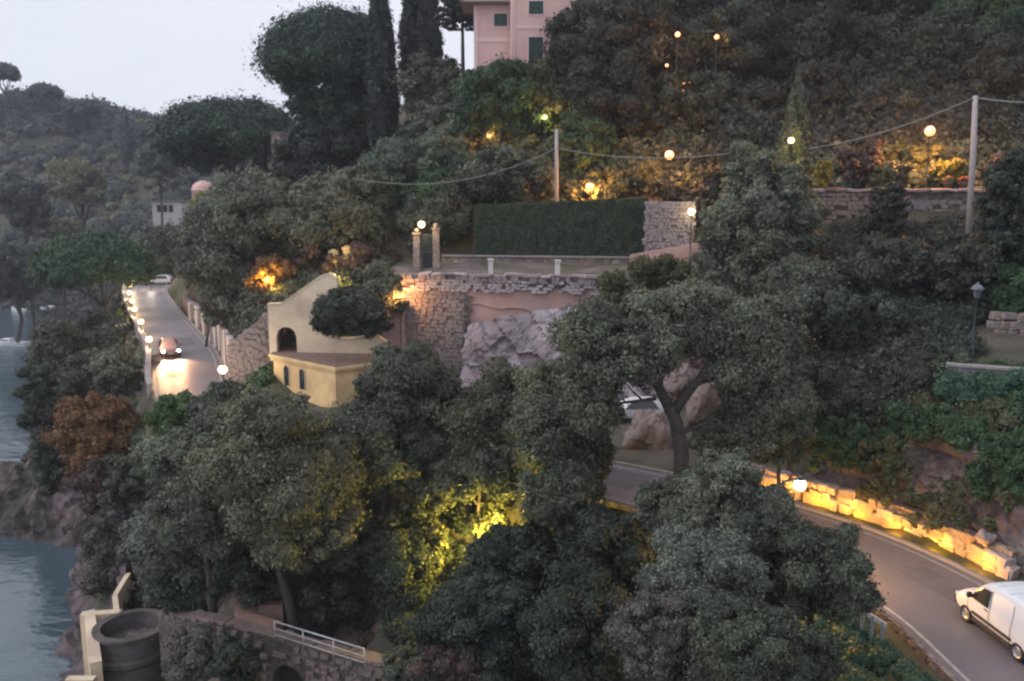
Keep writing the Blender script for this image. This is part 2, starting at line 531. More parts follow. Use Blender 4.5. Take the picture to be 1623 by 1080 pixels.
# the great retaining wall is a step, not a slope
_a, _b = np.array([-9.6, 66.2]), np.array([15.0, 61.0])
_d = (_b - _a) / np.linalg.norm(_b - _a)
_s = (XX - _a[0]) * _d[0] + (YY - _a[1]) * _d[1]
_n = (XX - _a[0]) * -_d[1] + (YY - _a[1]) * _d[0]
_m = (_s > -.6) & (_s < 21.5) & (_n > -3) & (_n < .28)
HH[_m] = np.minimum(HH[_m], .1)


def gz(x, y):
    i = int(np.clip(np.searchsorted(GX, x) - 1, 0, len(GX) - 2)); j = int(np.clip(np.searchsorted(GY, y) - 1, 0, len(GY) - 2))
    u = (x - GX[i]) / (GX[i + 1] - GX[i]); v = (y - GY[j]) / (GY[j + 1] - GY[j])
    u = min(max(u, 0), 1); v = min(max(v, 0), 1)
    return float((1 - v) * ((1 - u) * HH[j, i] + u * HH[j, i + 1]) + v * ((1 - u) * HH[j + 1, i] + u * HH[j + 1, i + 1]))


V = np.stack([XX, YY, HH], -1).reshape(-1, 3)
nx, ny = len(GX), len(GY)
idx = np.arange(nx * ny).reshape(ny, nx)
Q = np.stack([idx[:-1, :-1], idx[:-1, 1:], idx[1:, 1:], idx[1:, :-1]], -1).reshape(-1, 4)


def np_mesh(name, V, Q, mat_, parent=None, smooth=False, tint=None):
    me = bpy.data.meshes.new(name)
    n, m, k = len(V), len(Q), Q.shape[1]
    me.vertices.add(n); me.vertices.foreach_set('co', np.ascontiguousarray(V, dtype=np.float32).ravel())
    me.loops.add(m * k); me.loops.foreach_set('vertex_index', np.ascontiguousarray(Q, dtype=np.int32).ravel())
    me.polygons.add(m)
    me.polygons.foreach_set('loop_start', np.arange(0, m * k, k, dtype=np.int32))
    me.polygons.foreach_set('loop_total', np.full(m, k, dtype=np.int32))
    if smooth: me.polygons.foreach_set('use_smooth', np.ones(m, dtype=bool))
    me.materials.append(mat_)
    me.update(calc_edges=True)
    if tint is not None:
        at_ = me.attributes.new('tint', 'FLOAT', 'FACE')
        at_.data.foreach_set('value', np.asarray(tint, dtype=np.float32))
    return link(bpy.data.objects.new(name, me), parent)


tag(np_mesh('terrain', V, Q, M_ground, smooth=True), kind='structure')
sea = mesh_obj('sea', [(-500, -100, -17), (250, -100, -17), (250, 650, -17), (-500, 650, -17)], [(0, 1, 2, 3)], M_sea)
tag(sea, kind='structure')


# ------------------------------------------------------------------ road, lines, kerbs
def ribbon(name, o0, o1, z, m, i0=0, i1=None, parent=None, th=None):
    i1 = len(ROAD) - 1 if i1 is None else i1
    bm = bmesh.new()
    pa = []
    for i in range(i0, i1 + 1):
        a, b = offs(i, o0), offs(i, o1)
        if th is None:
            pa.append([bm.verts.new((a.x, a.y, z)), bm.verts.new((b.x, b.y, z))])
        else:
            pa.append([bm.verts.new((a.x, a.y, z - th)), bm.verts.new((a.x, a.y, z)), bm.verts.new((b.x, b.y, z)), bm.verts.new((b.x, b.y, z - th))])
    for q0, q1 in zip(pa, pa[1:]):
        for k in range(len(q0) - 1):
            bm.faces.new((q0[k], q0[k + 1], q1[k + 1], q1[k]))
    if th is not None:
        bm.faces.new(pa[0]); bm.faces.new(pa[-1][::-1])
    return bm_obj(name, bm, m, parent)


def inside(x, y, P):
    c = False; j = len(P) - 1
    for i in range(len(P)):
        if (P[i][1] > y) != (P[j][1] > y) and x < (P[j][0] - P[i][0]) * (y - P[i][1]) / (P[j][1] - P[i][1]) + P[i][0]: c = not c
        j = i
    return c


def drape(name, poly, m, lift=.05, step=.5):
    xs = [p[0] for p in poly]; ys = [p[1] for p in poly]
    bm = bmesh.new(); vd = {}
    def V_(i, j):
        if (i, j) not in vd:
            x, y = min(xs) + i * step, min(ys) + j * step
            vd[(i, j)] = bm.verts.new((x, y, gz(x, y) + lift))
        return vd[(i, j)]
    for i in range(int((max(xs) - min(xs)) / step) + 1):
        for j in range(int((max(ys) - min(ys)) / step) + 1):
            if inside(min(xs) + (i + .5) * step, min(ys) + (j + .5) * step, poly):
                bm.faces.new((V_(i, j), V_(i + 1, j), V_(i + 1, j + 1), V_(i, j + 1)))
    return tag(bm_obj(name, bm, m, None, True), kind='structure')


tag(ribbon('road', -HW - .15, HW + .15, .02, M_asph), kind='structure')
tag(ribbon('edge_line', HW - .28, HW - .16, .024, M_line), kind='structure')
tag(ribbon('edge_line', -HW + .16, -HW + .28, .024, M_line), kind='structure')
tag(ribbon('kerb', HW + .15, HW + .33, .14, M_kerb, th=.3), kind='structure')
tag(ribbon('kerb', -HW - .33, -HW - .15, .12, M_stoneD, th=.3), kind='structure')
M_patch = mat('asphalt_repair', (.115, .104, .118), (.15, .137, .155), 1.2, .2, .6)
for Y0_, Y1_, o0_, o1_ in ((29.2, 32.0, .3, 1.6), (34, 35.2, -1.9, -.2), (43, 44.6, -.6, 1.9), (84, 88, .2, 1.5), (70, 72, -1.8, -.4)):
    tag(ribbon('road_patch', o0_, o1_, .028, M_patch, min(ri(Y0_), ri(Y1_)), max(ri(Y0_), ri(Y1_)) + 1), kind='structure')
q = offs(ri(33.2), .9)
bm = bmesh.new(); lathe(bm, [(.01, .036), (.22, .036), (.24, .034), (.28, .032), (.28, .01)], (q.x, q.y, 0), 20); tag(bm_obj('manhole_cover', bm, M_patch), 'round iron manhole cover in the road ahead of the van', 'manhole cover')
i60, i130 = ri(58), ri(130)
i36 = ri(40)

# ------------------------------------------------------------------ foliage
LEAFPX = 3.9


def leaves(P, N, S, tint):
    """rhombic leaf sprays at P facing roughly N, of size S"""
    n = len(P)
    A = RNG.normal(size=(n, 3)); A -= (A * N).sum(1, keepdims=True) * N
    A /= np.linalg.norm(A, axis=1, keepdims=True) + 1e-9
    B = np.cross(N, A)
    S = S[:, None]
    fold = N * S * RNG.uniform(-.25, .25, (n, 1))
    v0 = P - A * S * .62; v2 = P + A * S * .62
    v1 = P - B * S * .36 + fold; v3 = P + B * S * .36 + fold
    V = np.stack([v0, v1, v2, v3], 1).reshape(-1, 3)
    Q = np.arange(4 * n).reshape(n, 4)
    return V, Q, tint


ICO = None


def ico():
    global ICO
    if ICO is None:
        bm = bmesh.new(); bmesh.ops.create_icosphere(bm, subdivisions=2, radius=1)
        ICO = (np.array([v.co[:] for v in bm.verts]), np.array([[v.index for v in f.verts] for f in bm.faces]))
        bm.free()
    return ICO


def puffs_mesh(name, puffs, Y, m, parent=None, dens=1.0, leafpx=None, gap=0.0, core=.78, rough=.5, flat=1.0):
    """puffs: array of (x,y,z,rx,ry,rz). Leaf sprays in each puff's outer shell; a rough inner mass fills it."""
    puffs = np.asarray(puffs, float)
    s = (leafpx or LEAFPX) * Y / F
    Vs, Qs, Ts = [], [], []
    off = 0
    iv, it = ico()
    for k, pf in enumerate(puffs):
        c, r = pf[:3], pf[3:6]
        rm = r.mean()
        area = 4 * math.pi * rm * rm
        n = int(dens * 1.5 * area / (s * s * .45) * .62)
        n = max(24, min(n, 3500))
        D = RNG.normal(size=(n, 3)); D /= np.linalg.norm(D, axis=1, keepdims=True)
        # fewer on the far side underneath
        rad = 1.0 - .30 * RNG.random(n) ** 1.4
        lump = np.sin(D[:, 0] * 5 + k) * np.cos(D[:, 1] * 4.3 + 2 * k) * np.sin(D[:, 2] * 4.7 + k * .7)
        rad = rad * (1 + .34 * lump) + np.where(RNG.random(n) < .17, RNG.random(n) ** 1.5 * .5, RNG.normal(size=n) * .04)
        P = c + D * r * rad[:, None]
        keep = np.ones(n, bool)
        d = np.linalg.norm(puffs[:, :3] - c, axis=1)
        for j in np.where((d < (puffs[:, 3:6].max(1) + rm)) & (d > 1e-6))[0]:
            q = (P - puffs[j, :3]) / (puffs[j, 3:6] * .74)
            keep &= (q * q).sum(1) > 1
        if gap: keep &= RNG.random(n) > gap
        P, D = P[keep], D[keep]
        if len(P):
            N = D * np.array([1, 1, flat]) + RNG.normal(size=P.shape) * rough + np.array([0, 0, .25])
            N /= np.linalg.norm(N, axis=1, keepdims=True)
            base = RNG.uniform(.1, .85)
            tint = np.clip(base + RNG.normal(size=len(P)) * .09, 0, 1)
            V_, Q_, T_ = leaves(P, N, s * RNG.choice([.6, .8, 1.0, 1.3, 1.75], len(P), p=[.2, .25, .25, .2, .1]) * RNG.uniform(.85, 1.15, len(P)), tint)
            Vs.append(V_); Qs.append(Q_ + off); Ts.append(T_); off += len(V_)
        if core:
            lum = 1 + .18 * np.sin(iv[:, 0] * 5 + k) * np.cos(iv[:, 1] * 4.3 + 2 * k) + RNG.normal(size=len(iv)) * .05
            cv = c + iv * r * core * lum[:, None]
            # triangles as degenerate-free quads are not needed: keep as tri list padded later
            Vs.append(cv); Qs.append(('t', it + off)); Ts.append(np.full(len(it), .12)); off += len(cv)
    # assemble mixed tris and quads
    V = np.concatenate(Vs)
    me = bpy.data.meshes.new(name)
    lt, li, tt = [], [], []
    for q, t_ in zip(Qs, Ts):
        if isinstance(q, tuple): q = q[1]
        lt.append(np.full(len(q), q.shape[1], np.int32)); li.append(q.ravel()); tt.append(t_)
    lt = np.concatenate(lt); li = np.concatenate(li).astype(np.int32); tt = np.concatenate(tt)
    me.vertices.add(len(V)); me.vertices.foreach_set('co', V.astype(np.float32).ravel())
    me.loops.add(len(li)); me.loops.foreach_set('vertex_index', li)
    me.polygons.add(len(lt))
    me.polygons.foreach_set('loop_start', np.concatenate([[0], np.cumsum(lt)[:-1]]).astype(np.int32))
    me.polygons.foreach_set('loop_total', lt)
    me.materials.append(m)
    me.update(calc_edges=True)
    a_ = me.attributes.new('tint', 'FLOAT', 'FACE'); a_.data.foreach_set('value', tt.astype(np.float32))
    global TOTAL
    TOTAL += int((lt - 2).sum())
    return link(bpy.data.objects.new(name, me), parent)


TOTAL = 0


def crown_puffs(c, r, n, pr=.30, up=.25, seed=0, inner=True):
    """n puffs over an ellipsoid crown with centre c and radii r"""
    rg = np.random.default_rng(seed + 11)
    out = []
    rmin = min(r[0], r[2] * 1.15)
    gold = math.pi * (3 - 5 ** .5)
    for k in range(n):
        z = 1 - 2 * (k + .5) / n
        z = z * .95 + rg.normal() * .06
        z = max(-.8, min(1, z))
        a = k * gold + rg.normal() * .25
        h = math.sqrt(max(0, 1 - z * z))
        q = rg.uniform(.5, .98)
        pr_ = pr * rg.uniform(.6, 1.38) * rmin
        out.append([c[0] + r[0] * h * math.cos(a) * q, c[1] + r[1] * h * math.sin(a) * q, c[2] + r[2] * z * q,
                    pr_, pr_, pr_ * rg.uniform(.7, .95)])
        for _ in range(2):       # smaller sprays standing out of the lump
            dd = rg.normal(size=3); dd[2] = abs(dd[2]) * .8 - .1; dd /= np.linalg.norm(dd)
            b_ = out[-1] if _ == 0 else out[-2]
            sr = pr_ * rg.uniform(.30, .52)
            out.append([b_[0] + dd[0] * pr_ * .85, b_[1] + dd[1] * pr_ * .85, b_[2] + dd[2] * pr_ * .8, sr * rg.uniform(.8, 1.5), sr, sr * rg.uniform(.7, 1.1)])
    if inner:
        out.append([*c, r[0] * .62, r[1] * .62, r[2] * .62])
    return out


def limb(bm, a, b, r0, r1, seed=0, seg=7, wob=.12):
    a, b = Vector(a), Vector(b)
    L = (b - a).length
    pts, rad = [], []
    for k in range(6):
        t = k / 5
        w = Vector((noise.noise(Vector((seed * 3.1, t * 2.2, 0))), noise.noise(Vector((seed * 3.1, t * 2.2, 9))), 0)) * L * wob * math.sin(t * math.pi)
        pts.append(a.lerp(b, t) + w); rad.append(r0 + (r1 - r0) * t)
    tube(bm, pts, rad, seg)


SEED = [0]


def tree(box_, Y, leaf, label, cat='tree', name='tree', n=None, pr=.32, gap=0.0, group=None, depth=.85, trunk=True, base=None, lean=0.0,
         sub=None, leafpx=None, core=.78, tr=None, dens=1.0, flat=1.0, n_limbs=5):
    """box_: photo pixels covered by the crown; Y: distance. A tapered trunk with limbs from the ground and a crown of leaf sprays."""
    SEED[0] += 1
    sd_ = SEED[0]
    x0, y0, x1, y1 = box_
    c = at((x0 + x1) / 2, (y0 + y1) / 2, Y)
    rx = (x1 - x0) / 2 * Y / F * 1.02
    rz = (y1 - y0) / 2 * Y / F * 1.02
    ry = rx * depth
    bx, by = (c.x - lean * rz, c.y) if base is None else base
    g = gz(bx, by)
    root = empty(name, (bx, by, g), label=label, cat=cat, group=group)
    o = Vector((bx, by, g))
    lc = c - o
    if n is None:
        n = int(max(14, min(70, (x1 - x0) * (y1 - y0) / 900)))
    pf = crown_puffs(lc, (rx * .92, ry * .92, rz * .92), n, pr, seed=sd_)
    if sub:
        for (sx0, sy0, sx1, sy1) in sub:
            sc = at((sx0 + sx1) / 2, (sy0 + sy1) / 2, Y - random.uniform(-.5, 1)) - o
            srx = (sx1 - sx0) / 2 * Y / F; srz = (sy1 - sy0) / 2 * Y / F
            pf += crown_puffs(sc, (srx, srx, srz), max(8, int((sx1 - sx0) * (sy1 - sy0) / 900)), pr, seed=sd_ + 100)
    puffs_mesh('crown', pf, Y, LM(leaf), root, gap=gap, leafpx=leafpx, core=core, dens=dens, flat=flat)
    if trunk:
        bm = bmesh.new()
        tr = tr or max(.12, min(rx, rz) * .085)
        top = Vector((lc.x, lc.y, lc.z - rz * .25))
        if top.z < .6: top.z = .6
        limb(bm, (0, 0, -.4), top, tr, tr * .55, sd_, 9)
        fork = Vector((lc.x * .6, lc.y * .6, max(.4, (lc.z - rz) * .75)))
        for k in range(n_limbs):
            a = 2 * math.pi * k / n_limbs + sd_
            e = lc + Vector((math.cos(a) * rx * .6, math.sin(a) * ry * .6, rz * random.uniform(-.25, .45)))
            limb(bm, fork.lerp(top, random.uniform(.1, .8)), e, tr * .5, tr * .14, sd_ * 7 + k, 6)
        bm_obj('trunk', bm, M_bark, root, True)
    return root


def column_tree(box_, Y, leaf, label, name='cypress', cat='cypress', group=None):
    SEED[0] += 1
    x0, y0, x1, y1 = box_
    c0 = at((x0 + x1) / 2, y1, Y); c1 = at((x0 + x1) / 2, y0, Y)
    g = gz(c0.x, c0.y)
    root = empty(name, (c0.x, c0.y, g), label=label, cat=cat, group=group)
    zb = min(c0.z - g, 1.2) if c0.z - g > 0 else .4
    zb = max(.3, c0.z - g)
    H = c1.z - g
    rx = (x1 - x0) / 2 * Y / F
    pf = []
    n = int(max(12, (H - zb) / (rx * .32)))
    for k in range(n):
        t = k / (n - 1)
        rr = rx * (min(1, .55 + t * 2.2)) * (1 - max(0, t - .45) / .55) ** .55
        rr = max(rr, rx * .1)
        for j in range(3):
            a = k * 1.9 + j * 2.1
            pf.append([math.cos(a) * rr * .5, math.sin(a) * rr * .5, zb + (H - zb) * t, rr * .52 + .03, rr * .52 + .03, rx * .62])
    puffs_mesh('crown', pf, Y, LM(leaf), root, core=.85, rough=.5)
    bm = bmesh.new(); limb(bm, (0, 0, -.4), (0, 0, zb + (H - zb) * .6), rx * .16 + .08, .05, 1, 8, .01)
    bm_obj('trunk', bm, M_bark, root, True)
    return root


def umbrella_pine(box_, Y, label, leaf='pine', base=None, sub=None, name='umbrella_pine', nb=9, tr=.35, lobes=None, gap=0.0):
    """flat-topped crown on a bare trunk that fans into branches"""
    SEED[0] += 1
    sd_ = SEED[0]
    x0, y0, x1, y1 = box_
    c = at((x0 + x1) / 2, (y0 + y1) / 2, Y)
    rx = (x1 - x0) / 2 * Y / F; rz = (y1 - y0) / 2 * Y / F
    b = c if base is None else at(base[0], base[1], Y)
    bx, by = b.x, b.y
    g = gz(bx, by) if base is None else min(gz(bx, by), b.z)
    g = gz(bx, by)
    root = empty(name, (bx, by, g), label=label, cat='pine')
    o = Vector((bx, by, g)); lc = c - o
    rg = np.random.default_rng(sd_)
    pf = []
    n = int(max(26, (x1 - x0) * (y1 - y0) / 300))
    n = min(n, 90)
    for k in range(n):
        a = k * 2.4; q = math.sqrt((k + .5) / n)
        dome = math.sqrt(max(0, 1 - q * q))
        pr_ = rz * rg.uniform(.42, .62)
        pf.append([lc.x + rx * .93 * q * math.cos(a), lc.y + rx * .8 * q * math.sin(a), lc.z - rz * .45 + rz * 1.05 * dome * rg.uniform(.75, 1.0), pr_ * 1.15, pr_ * 1.15, pr_ * .8])
    for (sx0, sy0, sx1, sy1) in (lobes or []):
        sc = at((sx0 + sx1) / 2, (sy0 + sy1) / 2, Y) - o
        srx = (sx1 - sx0) / 2 * Y / F; srz = (sy1 - sy0) / 2 * Y / F
        pf += crown_puffs(sc, (srx, srx * .8, srz), max(8, int((sx1 - sx0) * (sy1 - sy0) / 350)), .34, seed=sd_ + 5)
    puffs_mesh('crown', pf, Y, LM(leaf), root, core=.78, gap=gap)
    bm = bmesh.new()
    fork = Vector((lc.x * .7, lc.y * .7, (lc.z - rz) * .72))
    limb(bm, (0, 0, -.5), fork, tr, tr * .7, sd_, 9, .06)
    for k in range(nb):
        a = 2 * math.pi * k / nb
        e = lc + Vector((math.cos(a) * rx * .7, math.sin(a) * rx * .5, -rz * .3))
        limb(bm, fork, e, tr * .5, tr * .12, sd_ + k, 6, .15)
    bm_obj('trunk', bm, M_bark, root, True)
    return root


def cover(name, label, poly_px, leaf, n, pr, Yr=None, kind='stuff', cat='undergrowth', lift=.3, seed=3, leafpx=None, gap=0.0, dens=1.0, world=None):
    """ground-hugging bushes over a region given by world xy polygon"""
    rg = np.random.default_rng(seed)
    P = np.array(world, float)
    lo, hi = P.min(0), P.max(0)
    pf = []
    tries = 0
    while len(pf) < n and tries < n * 30:
        tries += 1
        x, y = rg.uniform(lo, hi)
        ins = False
        j = len(P) - 1
        for i in range(len(P)):
            if (P[i, 1] > y) != (P[j, 1] > y) and x < (P[j, 0] - P[i, 0]) * (y - P[i, 1]) / (P[j, 1] - P[i, 1]) + P[i, 0]: ins = not ins
            j = i
        if not ins: continue
        if min((ROADN[:, 0] - x) ** 2 + (ROADN[:, 1] - y) ** 2) < (3.4 + pr * .6) ** 2: continue
        r = pr * rg.uniform(.5, 1.25)
        pf.append([x, y, gz(x, y) + r * lift, r * 1.15, r * 1.15, r * .85])
    if not pf: return None
    Ym = float(np.mean([q[1] for q in pf]))
    o = puffs_mesh(name, pf, Ym, LM(leaf), None, leafpx=leafpx, gap=gap, dens=dens, core=.8)
    tag(o, label, cat, kind=kind)
    return o


# ------------------------------------------------------------------ rock faces
def rock_face(name, bot, top, m, amp=.6, res=.35, seed=0, label=None, cat=None, kind=None, bulge=0.0, freq=.45, parent=None, flip=1):
    def res_line(L, n):
        L = [Vector(p) for p in L]
        d = [0]
        for a, b in zip(L, L[1:]): d.append(d[-1] + (b - a).length)
        out = []
        for k in range(n):
            t = d[-1] * k / (n - 1)
            i = max(j for j in range(len(L) - 1) if d[j] <= t + 1e-9)
            f = (t - d[i]) / max(1e-6, d[i + 1] - d[i])
            out.append(L[i].lerp(L[i + 1], f))
        return out
    Ln = max(sum((Vector(b) - Vector(a)).length for a, b in zip(P, P[1:])) for P in (bot, top))
    nu = max(6, int(Ln / res))
    B, T = res_line(bot, nu), res_line(top, nu)
    hgt = max((b - t).length for b, t in zip(B, T))
    nv = max(5, int(hgt / res))
    vs, fs = [], []
    for i in range(nu):
        b, t = B[i], T[i]
        du = (B[min(i + 1, nu - 1)] - B[max(i - 1, 0)]).normalized()
        for j in range(nv):
            f = j / (nv - 1)
            p = b.lerp(t, f)
            nrm = du.cross(t - b).normalized() * flip
            q = p * freq + Vector((seed * 7.7, 0, 0))
            vo_ = noise.voronoi(q * 1.15 + Vector((0, 0, q.x * .3)))[0]; v2_ = noise.voronoi(q * 3.1)[0]
            h = noise.noise(q) * .7 + .75 * min(.55, vo_[1] - vo_[0]) + .35 * min(.4, v2_[1] - v2_[0]) + .12 * noise.noise(q * 6)
            st = noise.cell(Vector((p.x * .7 + p.z * .5, p.y * .7, p.z * .9 + seed))) * .35
            p = p + nrm * (amp * (h + st) + bulge * math.sin(math.pi * f) ** .8)
            vs.append(p)
    for i in range(nu - 1):
        for j in range(nv - 1):
            a = i * nv + j
            fs.append((a, a + nv, a + nv + 1, a + 1))
    o = mesh_obj(name, vs, fs, m, parent)
    return tag(o, label, cat, kind=kind)


# ------------------------------------------------------------------ stones
STONES = []
for k in range(7):
    bm = bmesh.new()
    bmesh.ops.create_cube(bm, size=1.0)
    bmesh.ops.bevel(bm, geom=bm.edges[:], offset=.07 + .035 * (k % 3), segments=1, affect='EDGES')
    for v in bm.verts:
        v.co += Vector((random.uniform(-.11, .11), random.uniform(-.09, .09), random.uniform(-.11, .11)))
    me = bpy.data.meshes.new('stone'); bm.to_mesh(me); bm.free()
    STONES.append(me)
STV = [(np.array([v.co[:] for v in me.vertices]), [tuple(p.vertices) for p in me.polygons]) for me in STONES]


def stone_skin(name, p0, p1, z0, z1, size, m, parent, proud=.05, fill=1.0, z0b=None, z1b=None, seed=0, zfun=None):
    """a whole face of small stones laid in rough courses, joined (too many and too small to pick apart)"""
    rg = random.Random(seed)
    p0 = Vector(p0[:2]); p1 = Vector(p1[:2]); L = (p1 - p0).length; d = (p1 - p0) / L; nr = Vector((d.y, -d.x))
    z0b = z0 if z0b is None else z0b; z1b = z1 if z1b is None else z1b
    vs, fs = [], []
    rows = max(1, int(((z1 - z0) + (z1b - z0b)) / 2 / (size * .72)))
    for r in range(rows):
        x = -rg.uniform(0, size)
        while x < L:
            w = size * rg.uniform(.6, 1.6); f = min(1, max(0, (x + w / 2) / L))
            lo = z0 + (z0b - z0) * f; hi = z1 + (z1b - z1) * f
            h = (hi - lo) / rows
            zc = lo + h * (r + .5) + rg.uniform(-.1, .1) * h
            if rg.random() < fill and 0 < x + w / 2 < L and h > .03 and (zfun is None or zfun((x + w / 2) / L, zc)):
                sv, sf = STV[rg.randrange(7)]
                c = p0 + d * (x + w / 2) + nr * rg.uniform(-.3, 1) * proud * .5
                off = len(vs)
                hh = h * rg.uniform(.8, 1.02)
                ra = rg.uniform(-.28, .28); cc, ss_ = math.cos(ra), math.sin(ra)
                for q in sv:
                    qa, qb = q[0] * w * .95, q[2] * hh
                    pt = c + d * (qa * cc - qb * ss_) + nr * q[1] * .22
                    vs.append((pt.x, pt.y, zc + qa * ss_ + qb * cc))
                fs += [tuple(i + off for i in q) for q in sf]
            x += w
    if not vs: return None
    o = mesh_obj(name, vs, fs, m, parent)
    o['kind'] = 'stuff'
    return o


def loose_stones(parent, items, mats, name='stone'):
    """items: (loc, (sx,sy,sz), rotz) - each stone a piece of its own sharing mesh data"""
    base = {}
    for loc, sc, rz in items:
        k = random.randrange(7); m = random.choice(mats)
        if (k, m.name) not in base:
            me = STONES[k].copy(); me.materials.clear(); me.materials.append(m); base[(k, m.name)] = me
        o = bpy.data.objects.new(name, base[(k, m.name)])
        link(o, parent)
        o.location = loc; o.scale = sc; o.rotation_euler = (random.uniform(-.12, .12), random.uniform(-.12, .12), rz)


# ------------------------------------------------------------------ cliffs and outcrops
# headland cliff below the left foliage
tag(rock_face('cliff', [(-26, 44, -18), (-30.3, 55, -18), (-35, 65.5, -18), (-39, 75.5, -18)], [(-24.5, 47.5, -14.5), (-23.5, 52, -11.2), (-24.8, 56, -7.8), (-28.5, 65, -5.5), (-33, 74, -6.5)], M_rockdark, 1.3, .3, 2, flip=-1), kind='structure')
tag(rock_face('rocky_point', [(-38, 75, -18), (-47, 77.5, -18), (-62, 78.5, -18), (-84, 81.5, -18)], [(-34, 79, -8.5), (-46, 84, -11.6), (-60, 86, -13), (-82, 87, -14.5)], M_rockdark, 1.2, .35, 5, flip=-1), kind='structure')
# rock cutting on the inland side of the road, right
cb, ct = [], []
for Y, tz, o2 in ((20, 7, 5.5), (24, 6.6, 5.6), (27, 5.2, 5.4), (29, 5.9, 5.8), (31, 4.6, 5.5), (32.5, 5.3, 5.8), (34, 4.1, 5.5), (35.5, 4.3, 5.8), (37, 2.4, 5.8), (39, 1.0, 6.0)):
    i = ri(Y)
    q = offs(i, 4.95); cb.append((q.x, q.y, -.2)); q = offs(i, o2 + .7); ct.append((q.x, q.y, tz))
tag(rock_face('rock_cutting', cb, ct, M_rockbrown, .8, .15, 9, freq=.75, flip=-1), kind='structure')
# pale rock bulging out below the great retaining wall, boulders by the lay-by
tag(rock_face('rock_outcrop', [at(738, 640, 63) , at(800, 650, 61), at(870, 650, 60.5), at(960, 640, 60), at(1060, 640, 58.5)],
              [at(742, 512, 64.6), at(790, 505, 63.6), at(850, 494, 62.8), at(905, 486, 62), at(1010, 520, 61)], M_rocklil, .75, .16, 4, bulge=.35, freq=.42), kind='structure')


def boulder(x0, y0, x1, y1, Y, label, m=M_rockbrown, seed=0):
    c = at((x0 + x1) / 2, (y0 + y1) / 2, Y)
    rx = (x1 - x0) / 2 * Y / F; rz = (y1 - y0) / 2 * Y / F
    bm = bmesh.new(); bmesh.ops.create_icosphere(bm, subdivisions=4, radius=1)
    for v in bm.verts:
        q = v.co.copy()
        pl = 1.0
        for k in range(9):      # planar facets
            nn = Vector((noise.noise(Vector((k * 3.3, seed, 1))), noise.noise(Vector((k * 3.3, seed, 5))), noise.noise(Vector((k * 3.3, seed, 9))))).normalized()
            dd = q.dot(nn)
            if dd > .72: pl = min(pl, .72 / dd)
        h = pl + .26 * noise.noise(q * 1.6 + Vector((seed * 5, 0, 0))) + .12 * noise.noise(q * 4.2) + .06 * abs(noise.noise(q * 9))
        v.co = Vector((q.x * rx * h, q.y * rx * .9 * h, q.z * rz * h))
    o = bm_obj('boulder', bm, m)
    o.location = c
    return tag(o, label, 'boulder')


boulder(986, 646, 1068, 742, 50.5, 'large brown boulder below the white parked car', seed=1)
boulder(1082, 592, 1160, 700, 52, 'tall brown boulder right of the big oak trunk', seed=2)
boulder(1050, 575, 1110, 650, 55, 'pale lilac boulder behind the fork of the big oak', M_rockbrown, seed=3)
boulder(1155, 672, 1200, 724, 47, 'small pinkish boulder low beside the oak at the road edge', M_rockbrown, seed=4)
boulder(1148 + 395, 838, 1623 - 46, 866, 33.5, 'rounded pale boulder sitting on top of the lit roadside wall', M_rocklil, seed=6)

# ------------------------------------------------------------------ roadside boulder wall, right
root = empty('roadside_stone_wall', (*offs(ri(36), 3.9), 0), label='low dry stone wall of rough blocks glowing yellow beside the road', cat='stone wall')
items = []
i0, i1 = ri(31.2), ri(42)
bm = bmesh.new()
for i in range(i0, i1, 2):
    a, b = offs(i, 3.98), offs(min(i + 2, i1), 3.98)
    wallbox(bm, b - root.location.xy, a - root.location.xy, .35, -.2, 1.08)
bm_obj('backing', bm, M_stonew, root)
acc = 0; lastp = None
for row in range(3):
    s = random.uniform(0, .4)
    dacc = 0
    nxt = s
    w = .6
    for i in range(i0, i1):
        a, b = offs(i, 3.9), offs(i + 1, 3.9)
        L = (b - a).length
        while nxt < dacc + L:
            f = (nxt - dacc) / L
            w2 = random.choice((.35, .5, .62, .8, 1.05))
            p = a.lerp(b, f)
            ang = math.atan2((b - a).y, (b - a).x)
            h = (.50, .42, .36)[row] * random.uniform(.75, 1.45)
            z = (.2, .60, .95)[row]
            if not (row == 2 and random.random() < .25):
                items.append(((p.x - root.location.x + random.uniform(-.05, .05), p.y - root.location.y + random.uniform(-.05, .05), z), (w2 * 1.02, .5, h), ang))
            nxt += w2
        dacc += L
loose_stones(root, items, [M_st1, M_st2, M_st3])

# ------------------------------------------------------------------ great retaining wall and its terrace
GW0, GW1 = Vector((-9.6, 66.2)), Vector((15.0, 61.0))


def gwp(px):
    """point of the great wall's face seen at photo column px"""
    u = (px - 811.5) / F
    d = GW1 - GW0
    # X = u * Y approx (pitch-corrected at mid height)
    k = u / (CT + .06 * ST)
    t = (k * GW0.y - GW0.x) / (d.x - k * d.y)
    return GW0 + d * t


gw = empty('retaining_wall', (0, 0, 0), label='tall retaining wall of rubble and pink plaster under the upper terrace', cat='retaining wall')
bm = bmesh.new(); wallbox(bm, gwp(742), GW1, .9, -.5, 8.75); bm_obj('plastered_wall', bm, M_plas, gw)
bm = bmesh.new(); wallbox(bm, GW0, gwp(742), .9, -.5, 8.75); bm_obj('rubble_wall', bm, M_stone, gw)
stone_skin('rubble_facing', gwp(642), gwp(741), 1.0, 7.9, .42, M_st2, gw, .07, .88, seed=3)
a, b = gwp(640), GW1
bm = bmesh.new(); wallbox(bm, a + Vector((-.02, -.16)), b + Vector((-.02, -.16)), 1.0, 7.95, 8.5, 7.95, 8.5); bm_obj('upper_course', bm, M_stoneD, gw)
stone_skin('rubble_band', a + Vector((-.02, -.2)), b + Vector((-.02, -.2)), 7.55, 8.45, .30, M_st1, gw, .09, .8, seed=8)
